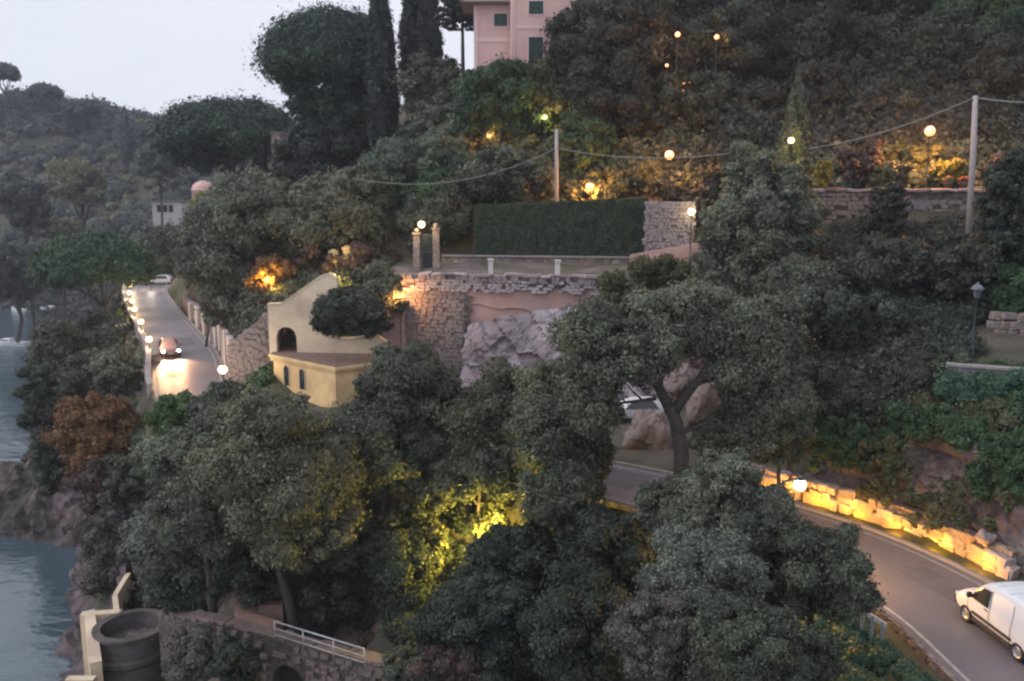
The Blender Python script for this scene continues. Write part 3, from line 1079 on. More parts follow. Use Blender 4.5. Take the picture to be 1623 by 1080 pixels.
stone_skin('loose_rubble', a + Vector((-.02, -.25)), b + Vector((-.02, -.25)), 8.3, 8.8, .4, M_st2, gw, .09, .7, seed=11)
# shallow string course on the plaster
bm = bmesh.new()
for k in range(14):
    f0, f1 = k / 14, (k + 1) / 14
    p0, p1 = gwp(742).lerp(gwp(985), f0), gwp(742).lerp(gwp(985), f1)
    z0 = 6.75 - .9 * f0 + .12 * math.sin(k * 1.7); z1 = 6.75 - .9 * f1 + .12 * math.sin((k + 1) * 1.7)
    wallbox(bm, p0 + Vector((0, -.14)), p1 + Vector((0, -.14)), .16, z0 - .12, z0, z1 - .12, z1)
bm_obj('string_course', bm, M_plas, gw)
# old brick corner pier with dark broken edge
bm = bmesh.new(); q = gwp(741)
for k in range(16):
    z = .6 + k * .42
    box(bm, q.x - .28 + random.uniform(-.1, .1), q.x + .22 + random.uniform(-.1, .12), q.y - .28, q.y + .1, z, z + random.uniform(.2, .36))
bm_obj('broken_quoins', bm, M_stoneD, gw)
# orange lit plaster buttress at its left end
bm = bmesh.new(); wallbox(bm, GW0 + Vector((-.3, -.35)), gwp(641) + Vector((0, -.3)), .6, -.3, 7.6); bm_obj('buttress', bm, M_plas, gw)
items = []
x = a.copy(); d = (b - a).normalized(); t = 0
while t < (b - a).length:
    w = random.uniform(.7, 1.5)
    if random.random() < .62:
        p = a + d * (t + w / 2)
        items.append(((p.x, p.y - .1 + random.uniform(-.1, .1), 8.83 + random.uniform(-.03, .05)), (w, .65, random.uniform(.14, .24)), math.atan2(d.y, d.x)))
    t += w
loose_stones(gw, items, [M_st1, M_st2], 'coping_stone')

# low wall behind the terrace path, white posts, gate
tw = empty('terrace_wall', (0, 0, 0), label='low reddish plaster wall running behind the terrace path under the hedge', cat='wall')
bm = bmesh.new()
wallbox(bm, at(700, 405, 71.5).xy, at(1000, 405, 69.5).xy, .5, 8.6, at(850, 408, 70.5).z)
bm_obj('plaster_face', bm, M_stonew, tw)
bm = bmesh.new()
wallbox(bm, at(700, 405, 71.4).xy + Vector((0, -.08)), at(1000, 405, 69.4).xy + Vector((0, -.08)), .62, at(850, 408, 70.5).z, at(850, 408, 70.5).z + .12)
bm_obj('capping', bm, M_kerb, tw)
for px, lab in ((778, 'short white post on the terrace edge, left of the pair'), (884, 'short white post on the terrace edge, right of the pair')):
    q = gwp(px)
    bm = bmesh.new(); box(bm, q.x - .17, q.x + .17, q.y + .1, q.y + .44, 8.6, 9.85, bev=.03); box(bm, q.x - .22, q.x + .22, q.y + .05, q.y + .49, 9.85, 9.97)
    tag(bm_obj('bollard', bm, M_cream if False else mat('off_white_stone', (.55, .51, .52), (.66, .62, .62), 3, .2, .8)), lab, 'post', 'white posts on the terrace edge')
gp = empty('garden_gate', (*at(675, 430, 68).xy, 8.9), label='tall dark garden gate between two stone pillars at the terrace end', cat='gate')
for px, pt in ((661, 372), (692, 364)):
    q = at(px, 430, 68) - gp.location; zt = at(px, pt, 68).z - 8.9
    bm = bmesh.new(); box(bm, q.x - .25, q.x + .25, -.25, .25, -.3, zt, bev=.03); box(bm, q.x - .32, q.x + .32, -.32, .32, zt, zt + .14)
    pl = bm_obj('pillar', bm, M_stonew, gp)
    bm = bmesh.new(); bmesh.ops.create_uvsphere(bm, u_segments=10, v_segments=6, radius=.2)
    for v in bm.verts: v.co += Vector((q.x, 0, zt + .3))
    bm_obj('finial', bm, M_stonew, pl, True)
bm = bmesh.new()
qa, qb = at(663, 430, 68).x - gp.location.x + .22, at(690, 430, 68).x - gp.location.x - .22
for k in range(8):
    x = qa + (qb - qa) * (k + .5) / 8
    tube(bm, [(x, .02, 0), (x, .02, 2.7)], .03, 6)
for z in (.15, 1.3, 2.6): box(bm, qa, qb, 0, .05, z, z + .07)
bm_obj('iron_leaf', bm, M_iron, gp)
bm = bmesh.new(); box(bm, qa, qb, .07, .1, .1, 2.6); bm_obj('sheet_panel', bm, M_iron, gp)

# stone wall right of the hedge and the sloping plaster ramp below it
sw = empty('rubble_wall', (0, 0, 0), label='square of pale rubble wall standing between the clipped hedge and the lamp', cat='stone wall')
A, B = at(1022, 360, 68.5), at(1100, 360, 67)
zt = at(1060, 320, 68).z; zb = 9
bm = bmesh.new(); wallbox(bm, A.xy, B.xy, .6, zb, zt); bm_obj('core', bm, M_stone, sw)
stone_skin('stone_facing', A.xy, B.xy, zb + 1.5, zt, .34, M_st2, sw, .07, .85, seed=5)
bm = bmesh.new(); wallbox(bm, A.xy + Vector((-1.2, -.7)), B.xy + Vector((.2, -.7)), .8, zb - .4, at(1000, 405, 67.5).z, zb - .4, at(1095, 386, 66).z)
tag(bm_obj('plaster_ramp_wall', bm, M_plas), 'smooth pinkish parapet rising to the right below the rubble wall', 'wall')

# upper right terrace walls
uw = empty('upper_terrace_wall', (0, 0, 0), label='long rubble wall holding up the lamp lit terrace at upper right', cat='stone wall')
A, B = at(1262, 340, 61.5), at(1660, 340, 61.5)
bm = bmesh.new(); wallbox(bm, A.xy, B.xy, .7, 10.5, at(1300, 304, 61.5).z); bm_obj('core', bm, M_stoneD, uw)
stone_skin('stone_facing', A.xy, at(1372, 340, 61.5).xy, 11.4, at(1300, 305, 61.5).z, .42, M_st3, uw, .09, .85, seed=15)
stone_skin('stone_facing', at(1425, 340, 61.5).xy, B.xy, 10.8, at(1300, 318, 61.5).z, .42, M_st2, uw, .1, .75, seed=16)
items = []
x = A.x
while x < B.x:
    w = random.uniform(.6, 1.2)
    items.append(((x + w / 2, 61.6, at(1300, 303, 61.5).z + .05), (w, .8, .18), 0)); x += w
loose_stones(uw, items, [M_st2, M_st3], 'coping_stone')

# right garden terrace: low wall, stone wall behind
gt = empty('garden_wall', (0, 0, 0), label='low grey garden wall along the ivy covered terrace at far right', cat='wall')
A, B = at(1500, 590, 41.2), at(1660, 600, 39.5)
bm = bmesh.new(); wallbox(bm, A.xy, B.xy, .35, 4.5, at(1560, 585, 40.5).z); bm_obj('wall_body', bm, M_conc, gt)
bm = bmesh.new(); wallbox(bm, A.xy + Vector((-.05, -.06)), B.xy + Vector((.05, -.06)), .47, at(1560, 585, 40.5).z, at(1560, 581, 40.5).z); bm_obj('capping', bm, M_kerb, gt)
A, B = at(1563, 545, 48), at(1665, 545, 47)
gb = empty('rough_stone_wall', (0, 0, 0), label='rough brown stone wall at the back of the right hand garden terrace', cat='stone wall')
bm = bmesh.new(); wallbox(bm, A.xy, B.xy, .6, 6.2, at(1600, 512, 47.5).z); bm_obj('core', bm, M_stonew, gb)
items = []
for r in range(4):
    t = random.uniform(0, .3); L = (B - A).length
    while t < L:
        w = random.uniform(.4, .8); p = A.lerp(B, min(1, (t + w / 2) / L))
        items.append(((p.x, p.y - .08, 6.6 + r * .46 + .2), (w, .4, .44), 0)); t += w
loose_stones(gb, items, [M_st2, M_st3])

# ------------------------------------------------------------------ walls along the far road
# parapet on the seaward side
pr_ = empty('road_parapet', (*offs(ri(90), -2.95), 0), label='long pale parapet along the seaward edge of the far road', cat='parapet')
o_ = pr_.location.xy
i0, i1 = ri(65), ri(134)
bm = bmesh.new(); bm2 = bmesh.new()
for i in range(i0, i1, 3):
    a, b = offs(min(i + 3, i1), -2.85), offs(i, -2.85)
    wallbox(bm, b - o_, a - o_, .32, -1.2, .78)
    wallbox(bm2, b + (b - offs(i, -2.8)).normalized() * -.05 - o_, a + (a - offs(min(i + 3, i1), -2.8)).normalized() * -.05 - o_, .44, .78, .88)
bm_obj('wall_body', bm, M_stonew, pr_); bm_obj('capping', bm2, M_kerb, pr_)
# tall viaduct pier wall below the car
pw = empty('pier_wall', (0, 0, 0), label='tall narrow masonry pier carrying the road edge below the car', cat='retaining wall')
P0, P1 = at(211, 600, 76.5), at(240, 600, 75.0)
bm = bmesh.new()
tz = .82
zm = at(230, 625, 75.5).z
wallbox(bm, (P0.x - .1, P0.y), (P1.x, P1.y), 1.1, zm, at(213, 592, 76.5).z, zm, at(240, 563, 75).z)
bm_obj('upper_block', bm, M_stonew, pw)
bm = bmesh.new(); wallbox(bm, (P0.x - .22, P0.y - .15), (P1.x + .06, P1.y - .15), .8, zm - .16, zm); bm_obj('ledge', bm, M_kerb, pw)
bm = bmesh.new(); wallbox(bm, (P0.x + .25, P0.y + .1), (P1.x - .05, P1.y + .1), 1.6, -11, zm - .16); bm_obj('lower_shaft', bm, M_stonew, pw)
# masonry courses of the lower shaft, each course standing slightly proud
k = 0; z = -9.8
L = (P1 - P0).length - .35
dv = (P1 - P0).xy.normalized()
items = []
while z < zm - .4:
    t = (k % 2) * .3
    while t < L - .1:
        w = min(random.uniform(.5, .8), L - t)
        p = Vector((P0.x + .28, P0.y + .08)) + dv * (t + w / 2)
        items.append(((p.x, p.y, z + .16), (w * .96, .22, .29), math.atan2(dv.y, dv.x))); t += w
    z += .32; k += 1
loose_stones(pw, items[:290], [M_st3, M_st2], 'stone')

# inland wall of the far road with pale buttress piers
rw = empty('inland_road_wall', (*offs(ri(80), 3.2), 0), label='pale wall with stout piers along the inland side of the far road', cat='wall')
o_ = rw.location.xy
i0, i1 = ri(66), ri(108)
bm = bmesh.new()
for i in range(i0, i1, 3):
    a, b = offs(i, 3.25), offs(min(i + 3, i1), 3.25)
    f = (i - i0) / (i1 - i0)
    wallbox(bm, a - o_, b - o_, -.4, -.3, 3.2 - 1.4 * f)
bm_obj('wall_body', bm, M_stone, rw)
for Yp in (68, 71.5, 75, 78.5, 82, 86, 90, 95, 100):
    i = ri(Yp); q = offs(i, 3.2) - o_
    d = (ROAD[i + 1] - ROAD[i - 1]).normalized()
    Mx = Matrix.Translation((q.x, q.y, 0)) @ Matrix.Rotation(math.atan2(d.y, d.x), 4, 'Z')
    bm = bmesh.new(); h = 3.5 - (Yp - 68) * .045
    box(bm, -.85, .85, -.2, .25, -.3, h, Mx, bev=.05)
    bm_obj('pier', bm, mat('pale_pier_render', (.50, .43, .40), (.62, .55, .50), 1.4, .3, .85, c3=(.40, .34, .33)), rw)
# lilac stone wall between that wall and the chapel-like house
lw = empty('lilac_stone_wall', (0, 0, 0), label='high lilac grey stone wall between the road lamp and the yellow house', cat='stone wall')
A, B = offs(ri(66), 3.3), at(434, 560, 67).xy
A = Vector((at(362, 580, 66.5).x, 66.5))
bm = bmesh.new(); wallbox(bm, A, B, .8, -.4, at(372, 548, 66.5).z, -.4, at(430, 492, 67).z); bm_obj('core', bm, M_stone, lw)
stone_skin('stone_facing', A, B, .2, at(372, 548, 66.5).z, .5, M_st2, lw, .05, .8, .2, at(430, 492, 67).z, seed=31)

# ------------------------------------------------------------------ yellow house with the arch
hs = empty('yellow_house', (*at(435, 600, 66).xy, 0), label='small yellow house with arched opening, sloping gable and flat brown roof', cat='house')
ho = hs.location
zr = 2.9
A, B, C_ = atz(433, 562, zr), atz(531, 582, zr), atz(606, 572, zr)
WL, WR = atz(433, 556, zr), atz(612, 563, zr)
WL.y = A.y + .6


def prism(bm, pts, z0, z1):
    a = [bm.verts.new((p[0], p[1], z0)) for p in pts]; b = [bm.verts.new((p[0], p[1], z1)) for p in pts]
    bm.faces.new(a[::-1]); bm.faces.new(b)
    for i in range(len(pts)):
        j = (i + 1) % len(pts); bm.faces.new((a[i], a[j], b[j], b[i]))


def expand(pts, e):
    c = sum((Vector(p) for p in pts), Vector((0, 0))) / len(pts)
    return [Vector(p) + (Vector(p) - c).normalized() * e for p in pts]


foot = [(A - ho).xy, (B - ho).xy, (C_ - ho).xy, (C_ - ho).xy + Vector((-.3, 5)), (A - ho).xy + Vector((.2, 5))]
bm = bmesh.new(); prism(bm, foot, -.5, 2.55); bm_obj('lower_storey', bm, M_yel, hs)
bm = bmesh.new(); prism(bm, expand(foot, .22), 2.55, 2.72); prism(bm, expand(foot, .36), 2.72, 2.92); bm_obj('cornice', bm, M_yel, hs)
bm = bmesh.new(); prism(bm, expand(foot, .22), 2.92, 2.98); bm_obj('flat_roof', bm, M_roof, hs)


def arch_outline(w, h, seg=10):
    """door or window outline: straight jambs and a round head, centred on x, from z=0"""
    r = w / 2
    pts = [(-r, 0), (r, 0)]
    for k in range(seg + 1):
        a = math.pi * k / seg
        pts.append((r * math.cos(a), h - r + r * math.sin(a)))
    return pts


def arched_window(parent, p, dx, w, h, z, mglass, mframe, name='window', depth=.12):
    """p xy on wall face, dx unit along the wall; outward is to the right of dx"""
    nr = Vector((dx.y, -dx.x))
    bm = bmesh.new()
    out = arch_outline(w, h)
    vs = [bm.verts.new((p.x + dx.x * x + nr.x * .012, p.y + dx.y * x + nr.y * .012, z + y)) for x, y in out]
    bm.faces.new(vs)
    g = bm_obj('pane', bm, mglass, None)
    bm = bmesh.new()
    o2 = arch_outline(w + .16, h + .08)
    a = [bm.verts.new((p.x + dx.x * x + nr.x * .05, p.y + dx.y * x + nr.y * .05, z + y)) for x, y in out]
    b = [bm.verts.new((p.x + dx.x * x + nr.x * .05, p.y + dx.y * x + nr.y * .05, z + y - (.0))) for x, y in o2]
    c = [bm.verts.new((p.x + dx.x * x, p.y + dx.y * x, z + y)) for x, y in out]
    e = [bm.verts.new((p.x + dx.x * x, p.y + dx.y * x, z + y)) for x, y in o2]
    n_ = len(a)
    for i in range(1, n_):
        j = (i + 1) % n_
        bm.faces.new((a[i], a[j], b[j], b[i])); bm.faces.new((a[i], c[i], c[j], a[j])); bm.faces.new((b[i], b[j], e[j], e[i]))
    f = bm_obj(name, bm, mframe, parent)
    g.parent = f
    return f


dAB = (B - A).xy.normalized()
for f in (.22, .48):
    p = (A - ho).xy.lerp((B - ho).xy, f)
    arched_window(hs, p, dAB, .62, 1.5, .75, M_glass, mat('window_surround', (.5, .4, .27), (.56, .45, .3), 3, .1, .8))
# wall with the arch: outline polygon with a round-headed opening, 0.45 thick
dW = (WR - WL).xy.normalized(); nW = Vector((dW.y, -dW.x)); LW = (WR - WL).length


def wu(px, Yw):  # metres along W of photo column
    q = at(px, 520, Yw).xy - WL.xy
    return q.dot(dW)


arch_c, arch_w = wu(461, 66), 1.55
zt = lambda py, Y=66: at(500, py, Y).z
top = [(0, zt(481)), (wu(455, 66), zt(480)), (wu(470, 66), zt(470)), (wu(520, 66), zt(436)), (wu(533, 66), zt(432)), (wu(545, 66), zt(440)), (wu(546, 66), zt(536, 65)), (wu(560, 65), zt(536, 65)),
       (wu(590, 65), zt(529, 65)), (wu(600, 65), zt(527, 65)), (wu(606, 65), zt(535, 65)), (LW, zt(540, 65))]


def top_at(u):
    for (a, za), (b, zb) in zip(top, top[1:]):
        if a <= u <= b: return za + (zb - za) * (u - a) / max(1e-6, b - a)
    return top[-1][1]


bm = bmesh.new()
us = sorted(set([u for u, _ in top] + [arch_c - arch_w / 2 + arch_w * k / 12 for k in range(13)] + [u + .001 for u, _ in top[:-1]]))
spring = 2.1
for u0, u1 in zip(us, us[1:]):
    def zb_(u):
        if abs(u - arch_c) < arch_w / 2 - 1e-5: return 2.95 + spring * .55 + math.sqrt(max(0, (arch_w / 2) ** 2 - (u - arch_c) ** 2))
        return 2.3
    e = 1e-5
    za, zb2 = zb_(u0 + e), zb_(u1 - e)
    if abs((u0 + u1) / 2 - arch_c) > arch_w / 2: za = zb2 = 2.3
    else:
        za = 2.95 + spring * .55 + math.sqrt(max(0, (arch_w / 2) ** 2 - (u0 - arch_c) ** 2)); zb2 = 2.95 + spring * .55 + math.sqrt(max(0, (arch_w / 2) ** 2 - (u1 - arch_c) ** 2))
    a = (WL - ho).xy + dW * u0; b = (WL - ho).xy + dW * u1
    wallbox(bm, a, b, .45, za, top_at(u0 + e), zb2, top_at(u1 - e))
bm_obj('arched_wall', bm, M_cream, hs)
# capping along the gable line
bm = bmesh.new()
for (a, za), (b, zb) in zip(top[:6], top[1:6]):
    wallbox(bm, (WL - ho).xy + dW * a + nW * .06, (WL - ho).xy + dW * b + nW * .06, .57, za, za + .1, zb, zb + .1)
bm_obj('capping', bm, M_cream, hs)
bm = bmesh.new()
for (a, za), (b, zb) in zip(top[6:], top[7:]):
    wallbox(bm, (WL - ho).xy + dW * a + nW * .06, (WL - ho).xy + dW * b + nW * .06, .57, za, za + .08, zb, zb + .08)
bm_obj('capping', bm, M_cream, hs)
# porch room behind the arch
bm = bmesh.new()
a = (WL - ho).xy
pb = [a + dW * (arch_c - 1.1) - nW * .46, a + dW * (arch_c + 1.1) - nW * .46, a + dW * (arch_c + 1.1) - nW * 3, a + dW * (arch_c - 1.1) - nW * 3]
wallbox(bm, pb[3], pb[2], .2, 2.5, 5.4)
wallbox(bm, pb[0] - dW * .2, pb[3] - dW * .2, .2, 2.5, 5.4)
wallbox(bm, pb[2] + dW * .2, pb[1] + dW * .2, .2, 2.5, 5.4)
bm_obj('porch_walls', bm, M_stonew, hs)
bm = bmesh.new(); prism(bm, [q + (q - sum(pb, Vector((0, 0))) / 4) * .12 for q in pb], 5.4, 5.55); bm_obj('porch_roof', bm, M_tile, hs)
bm = bmesh.new(); q = pb[3].lerp(pb[2], .35) + nW * .02; wallbox(bm, q, q + dW * .9, -.05, 2.9, 4.9); bm_obj('door', bm, M_tile, hs)
# two ochre gate piers above the house
for px0, px1, py0, py1, lab in ((524, 535, 398, 446, 'slim ochre pier above the yellow house, left of the pair'), (545, 559, 392, 446, 'thicker leaning-topped ochre pier above the yellow house, right of the pair')):
    a, b = at(px0, py1, 71), at(px1, py1, 71); z1 = at(px0, py0, 71).z
    bm = bmesh.new(); box(bm, a.x, b.x, 71, 71.6, gz(a.x, 71) - .6, z1 - .25, bev=.03); box(bm, a.x - .07, b.x + .07, 70.93, 71.67, z1 - .25, z1)
    box(bm, a.x + .1, b.x - .1, 71.1, 71.5, z1, z1 + .12)
    tag(bm_obj('gate_pier', bm, M_yel), lab, 'pier', 'ochre piers above the house')

# ------------------------------------------------------------------ villa
vl = empty('pink_villa', (*at(812, 130, 89).xy, 22), label='rose pink villa with green shutters and overhanging eaves on the hilltop', cat='villa')
vo = vl.location
# local frame: x right, y away
def vx(px, Y=88): return at(px, 60, Y).x - vo.x
def vz(py, Y=88): return at(812, py, Y).z - vo.z
yf, yw = 88 - vo.y, 89.2 - vo.y
bm = bmesh.new(); box(bm, vx(815), vx(990), yf, yf + 12, -1, vz(-70)); bm_obj('main_block', bm, M_pink, vl)
bm = bmesh.new(); box(bm, vx(753, 89.2), vx(815), yw, yw + 9, -1, vz(8, 89.2)); bm_obj('side_wing', bm, M_pink, vl)
bm = bmesh.new()
for zz in (vz(41), vz(-18)): box(bm, vx(815) - .03, vx(990), yf - .05, yf + .001, zz - .28, zz)
bm_obj('string_course', bm, M_pinkband, vl)
bm = bmesh.new(); box(bm, vx(753, 89.2) - .03, vx(815) - .32, yw - .05, yw + .001, vz(62, 89.2) - .28, vz(60, 89.2)); bm_obj('string_course', bm, M_pinkband, vl)
bm = bmesh.new(); box(bm, vx(809), vx(816), yf - .08, yf + .6, -1, vz(-70)); bm_obj('corner_band', bm, M_pinkband, vl)
bm = bmesh.new(); box(bm, vx(752, 89.2) - .05, vx(757, 89.2), yw - .06, yw + .3, -1, vz(9, 89.2)); bm_obj('corner_band', bm, M_pinkband, vl)
# wing roof: eaves slab, hipped tiles, gutter, brackets
x0, x1, zt_ = vx(731, 88.4), vx(812) - .05, vz(8, 89)
bm = bmesh.new(); box(bm, x0, x1, yw - 1.0, yw + 9.6, zt_, zt_ + .16); ev = bm_obj('eaves', bm, mat('eaves_timber', (.30, .20, .19), (.38, .27, .25), 3, .2, .8), vl)
bm = bmesh.new()
q = [bm.verts.new(c) for c in ((x0 - .1, yw - 1.1, zt_ + .17), (x1, yw - 1.1, zt_ + .17), (x1, yw + 9.7, zt_ + .17), (x0 - .1, yw + 9.7, zt_ + .17), (x0 + 3.4, yw + 3.5, zt_ + 1.9), (x1, yw + 3.5, zt_ + 1.9), (x1, yw + 5.5, zt_ + 1.9), (x0 + 3.4, yw + 5.5, zt_ + 1.9))]
for f in ((0, 1, 5, 4), (1, 2, 6, 5), (2, 3, 7, 6), (3, 0, 4, 7), (4, 5, 6, 7), (3, 2, 1, 0)): bm.faces.new([q[i] for i in f])
bm_obj('roof', bm, M_tile, vl)
bm = bmesh.new(); tube(bm, [(x0 - .12, yw - 1.15, zt_ + .12), (x1, yw - 1.15, zt_ + .12)], .08, 8); bm_obj('gutter', bm, M_conc, vl)
bm = bmesh.new(); tube(bm, [(vx(811), yf - .12, zt_), (vx(811), yf - .12, 0)], .05, 6); bm_obj('downpipe', bm, M_pinkband, vl)


def shutter_window(xa, xb, ya, yb, Y, yl, closed=True):
    X0, X1, Z0, Z1 = vx(xa, Y), vx(xb, Y), vz(yb, Y), vz(ya, Y)
    bm = bmesh.new()
    for (a, b, c, d) in ((X0 - .1, X1 + .1, Z1, Z1 + .1), (X0 - .15, X1 + .15, Z0 - .1, Z0), (X0 - .1, X0, Z0, Z1), (X1, X1 + .1, Z0, Z1)): box(bm, a, b, yl - .07, yl + .002, c, d)
    w = bm_obj('window', bm, M_pinkband, vl)
    bm = bmesh.new(); box(bm, X0, X1, yl - .02, yl - .008, Z0, Z1); bm_obj('pane', bm, M_glass, w)
    for s in (0, 1):
        xa_, xb_ = (X0, (X0 + X1) / 2 - .01) if s == 0 else ((X0 + X1) / 2 + .01, X1)
        bm = bmesh.new()
        box(bm, xa_, xa_ + .06, yl - .06, yl - .022, Z0, Z1); box(bm, xb_ - .06, xb_, yl - .06, yl - .022, Z0, Z1)
        nsl = max(6, int((Z1 - Z0) / .11))
        for k in range(nsl):
            z = Z0 + (Z1 - Z0) * (k + .5) / nsl
            vs = box(bm, xa_ + .06, xb_ - .06, -.012, .012, -.05, .05, None)
            for v in vs: v.co = Vector((v.co.x, yl - .042 + v.co.y - v.co.z * .25, z + v.co.z))
        bm_obj('shutter', bm, M_shut, w)


shutter_window(838, 861, 59, 103, 88, yf)
shutter_window(838, 861, 2, 23, 88, yf)
shutter_window(783, 804, 22, 42, 89.2, yw)
shutter_window(905, 930, 59, 103, 88, yf)
shutter_window(905, 930, 2, 23, 88, yf)
# pale garden pier glimpsed left of the green tree
a = at(723, 200, 90)
bm = bmesh.new(); box(bm, a.x - .6, a.x + .6, 90, 91, gz(a.x, 90) - .5, at(723, 186, 90).z, bev=.04); box(bm, a.x - .75, a.x + .75, 89.9, 91.1, at(723, 186, 90).z, at(723, 184, 90).z)
tag(bm_obj('garden_pier', bm, mat('off_white_stone', (.5, .5, .5))), 'pale square garden pier below the villa beside the green tree', 'pier')

# far small houses on the opposite hill
fh = empty('white_house', (*at(264, 335, 225).xy, 0), label='small white house with three dark windows across the valley', cat='house')
z0, z1 = at(264, 338, 225).z, at(264, 320, 225).z
x0, x1 = at(241, 330, 225).x - fh.location.x, at(288, 330, 225).x - fh.location.x
M_far = mat('far_white_render', (.55, .54, .54), (.66, .64, .64), .5, .1, .85)
bm = bmesh.new(); box(bm, x0, x1, 0, 5, z0 - 3, z1); bm_obj('wall', bm, M_far, fh)
bm = bmesh.new(); box(bm, x0 - .4, x1 + .4, -.5, 5.5, z1, z1 + .3); bm_obj('roof', bm, M_tile, fh)
for px in (252, 262, 271):
    x = at(px, 330, 225).x - fh.location.x
    bm = bmesh.new(); box(bm, x - .55, x + .55, -.06, .05, z0 + .2, z1 - .8); w = bm_obj('window', bm, M_conc, fh)
    bm = bmesh.new(); box(bm, x - .42, x + .42, -.09, -.065, z0 + .35, z1 - .95); bm_obj('pane', bm, M_dark, w)
dm = empty('domed_pavilion', (*at(323, 300, 150).xy, 0), label='round pink plastered pavilion with a shallow dome above the treetops', cat='pavilion')
z0, z1, rr = at(323, 330, 150).z, at(323, 302, 150).z, 18 * 150 / F
bm = bmesh.new(); lathe(bm, [(rr, z0 - 4), (rr, z1), (rr + .12, z1), (rr + .12, z1 + .15), (rr, z1 + .15)], seg=24); bm_obj('drum', bm, M_pinkband, dm, True)
bm = bmesh.new(); lathe(bm, [(rr * math.cos(t), z1 + .15 + rr * .75 * math.sin(t)) for t in [k * math.pi / 16 for k in range(9)]], seg=24); bm_obj('dome', bm, M_pink, dm, True)
# terrace walls on the far hill
k = 0
for (x0, y0, x1, y1, Y) in ((60, 258, 190, 262, 262), (200, 300, 300, 306, 235), (30, 232, 150, 226, 285), (150, 335, 235, 342, 225), (90, 290, 170, 300, 240)):
    A, B = at(x0, y0, Y), at(x1, y1, Y + 4)
    bm = bmesh.new(); wallbox(bm, A.xy, B.xy, 1, gz(A.x, A.y) - 2, gz(A.x, A.y) + 1.8, gz(B.x, B.y) - 2, gz(B.x, B.y) + 1.8)
    lab = ['long terrace wall high on the far hill', 'terrace wall right of centre on the far hill', 'highest terrace wall on the far hill slope', 'lowest terrace wall near the white house', 'short terrace wall among olive shrubs on the far hill'][k]
    tag(bm_obj('terrace_wall', bm, M_stonew), lab, 'stone wall', 'terrace walls on the far hill'); k += 1
# pale ruin wall beside the pine gap
a, b = at(432, 262, 118), at(446, 262, 118)
bm = bmesh.new(); box(bm, a.x, b.x, 118, 122, gz(a.x, 118) - 1, at(440, 212, 118).z, bev=.05); box(bm, a.x - .15, b.x + .15, 117.9, 122.1, at(440, 212, 118).z, at(440, 209, 118).z)
tag(bm_obj('beige_building', bm, M_stonew), 'narrow beige building corner seen between the pines', 'building')

# ------------------------------------------------------------------ lower left: turret, cream stairs, arched wall, railing
tc_ = atz(207, 990, -10)
M_tow = mat('dark_tower_render', (.10, .09, .095), (.19, .165, .17), 1.8, .6, .9, c3=(.07, .065, .055))
tu = empty('round_turret', (tc_.x, tc_.y, -18), label='round stone lookout turret with a hollow parapet above the water', cat='turret')
bm = bmesh.new()
lathe(bm, [(2.05, -1), (1.95, 5.6), (1.95, 6.1), (2.2, 6.35), (2.2, 6.6), (1.98, 6.7), (1.98, 7.75)], seg=40)
bm_obj('drum', bm, M_tow, tu)
bm = bmesh.new(); lathe(bm, [(1.98, 7.75), (2.08, 7.78), (2.08, 7.98), (1.62, 7.98), (1.62, 7.75), (1.66, 6.95)], seg=40); bm_obj('parapet_rim', bm, M_tow, tu)
bm = bmesh.new(); lathe(bm, [(0.01, 6.95), (1.7, 6.95)], seg=40); bm_obj('floor', bm, M_stoneD, tu)
bm = bmesh.new(); q = math.radians(215)
box(bm, -.7, .7, -.2, .5, 0, .18, Matrix.Translation((2.05 * math.cos(q), 2.05 * math.sin(q), 6.0)) @ Matrix.Rotation(q + math.pi / 2, 4, 'Z'), bev=.03)
bm_obj('pale_ledge', bm, M_metal, tu)
cs = empty('cream_stair_wall', (0, 0, 0), label='cream rendered parapet turning down to steps beside the turret', cat='parapet')
P = [atz(190, 972, -10), atz(126, 976, -10), atz(142, 1052, -10.2)]
bm = bmesh.new()
wallbox(bm, P[1].xy, P[0].xy, .55, -14, -10); bm_obj('long_arm', bm, M_cream, cs)
bm = bmesh.new(); d = (P[2] - P[1]).xy.normalized()
wallbox(bm, P[1].xy + Vector((0, .5)), P[2].xy, -.6 if False else .6, -15, -9.98, -15, -10.2); bm_obj('short_arm', bm, M_cream, cs)
for k in range(6):
    q = P[2].xy + Vector((-.25 - .36 * k, -.55 - .3 * k))
    bm = bmesh.new(); box(bm, q.x - .75, q.x + .75, q.y - .22, q.y + .22, -16, -10.7 - .28 * k, Matrix.Identity(4)); bm_obj('step', bm, M_cream, cs)
q0, q1, q2 = atz(190, 972, -10), at(186, 943, 51), at(207, 908, 53.5)
bm = bmesh.new()
wallbox(bm, q0.xy, q1.xy, .3, q0.z - 1.5, q0.z + .05, q1.z - 1.5, q1.z); wallbox(bm, q1.xy, q2.xy, .3, q1.z - 1.5, q1.z, q2.z - 1.5, q2.z)
bm_obj('rising_parapet', bm, M_cream, cs)

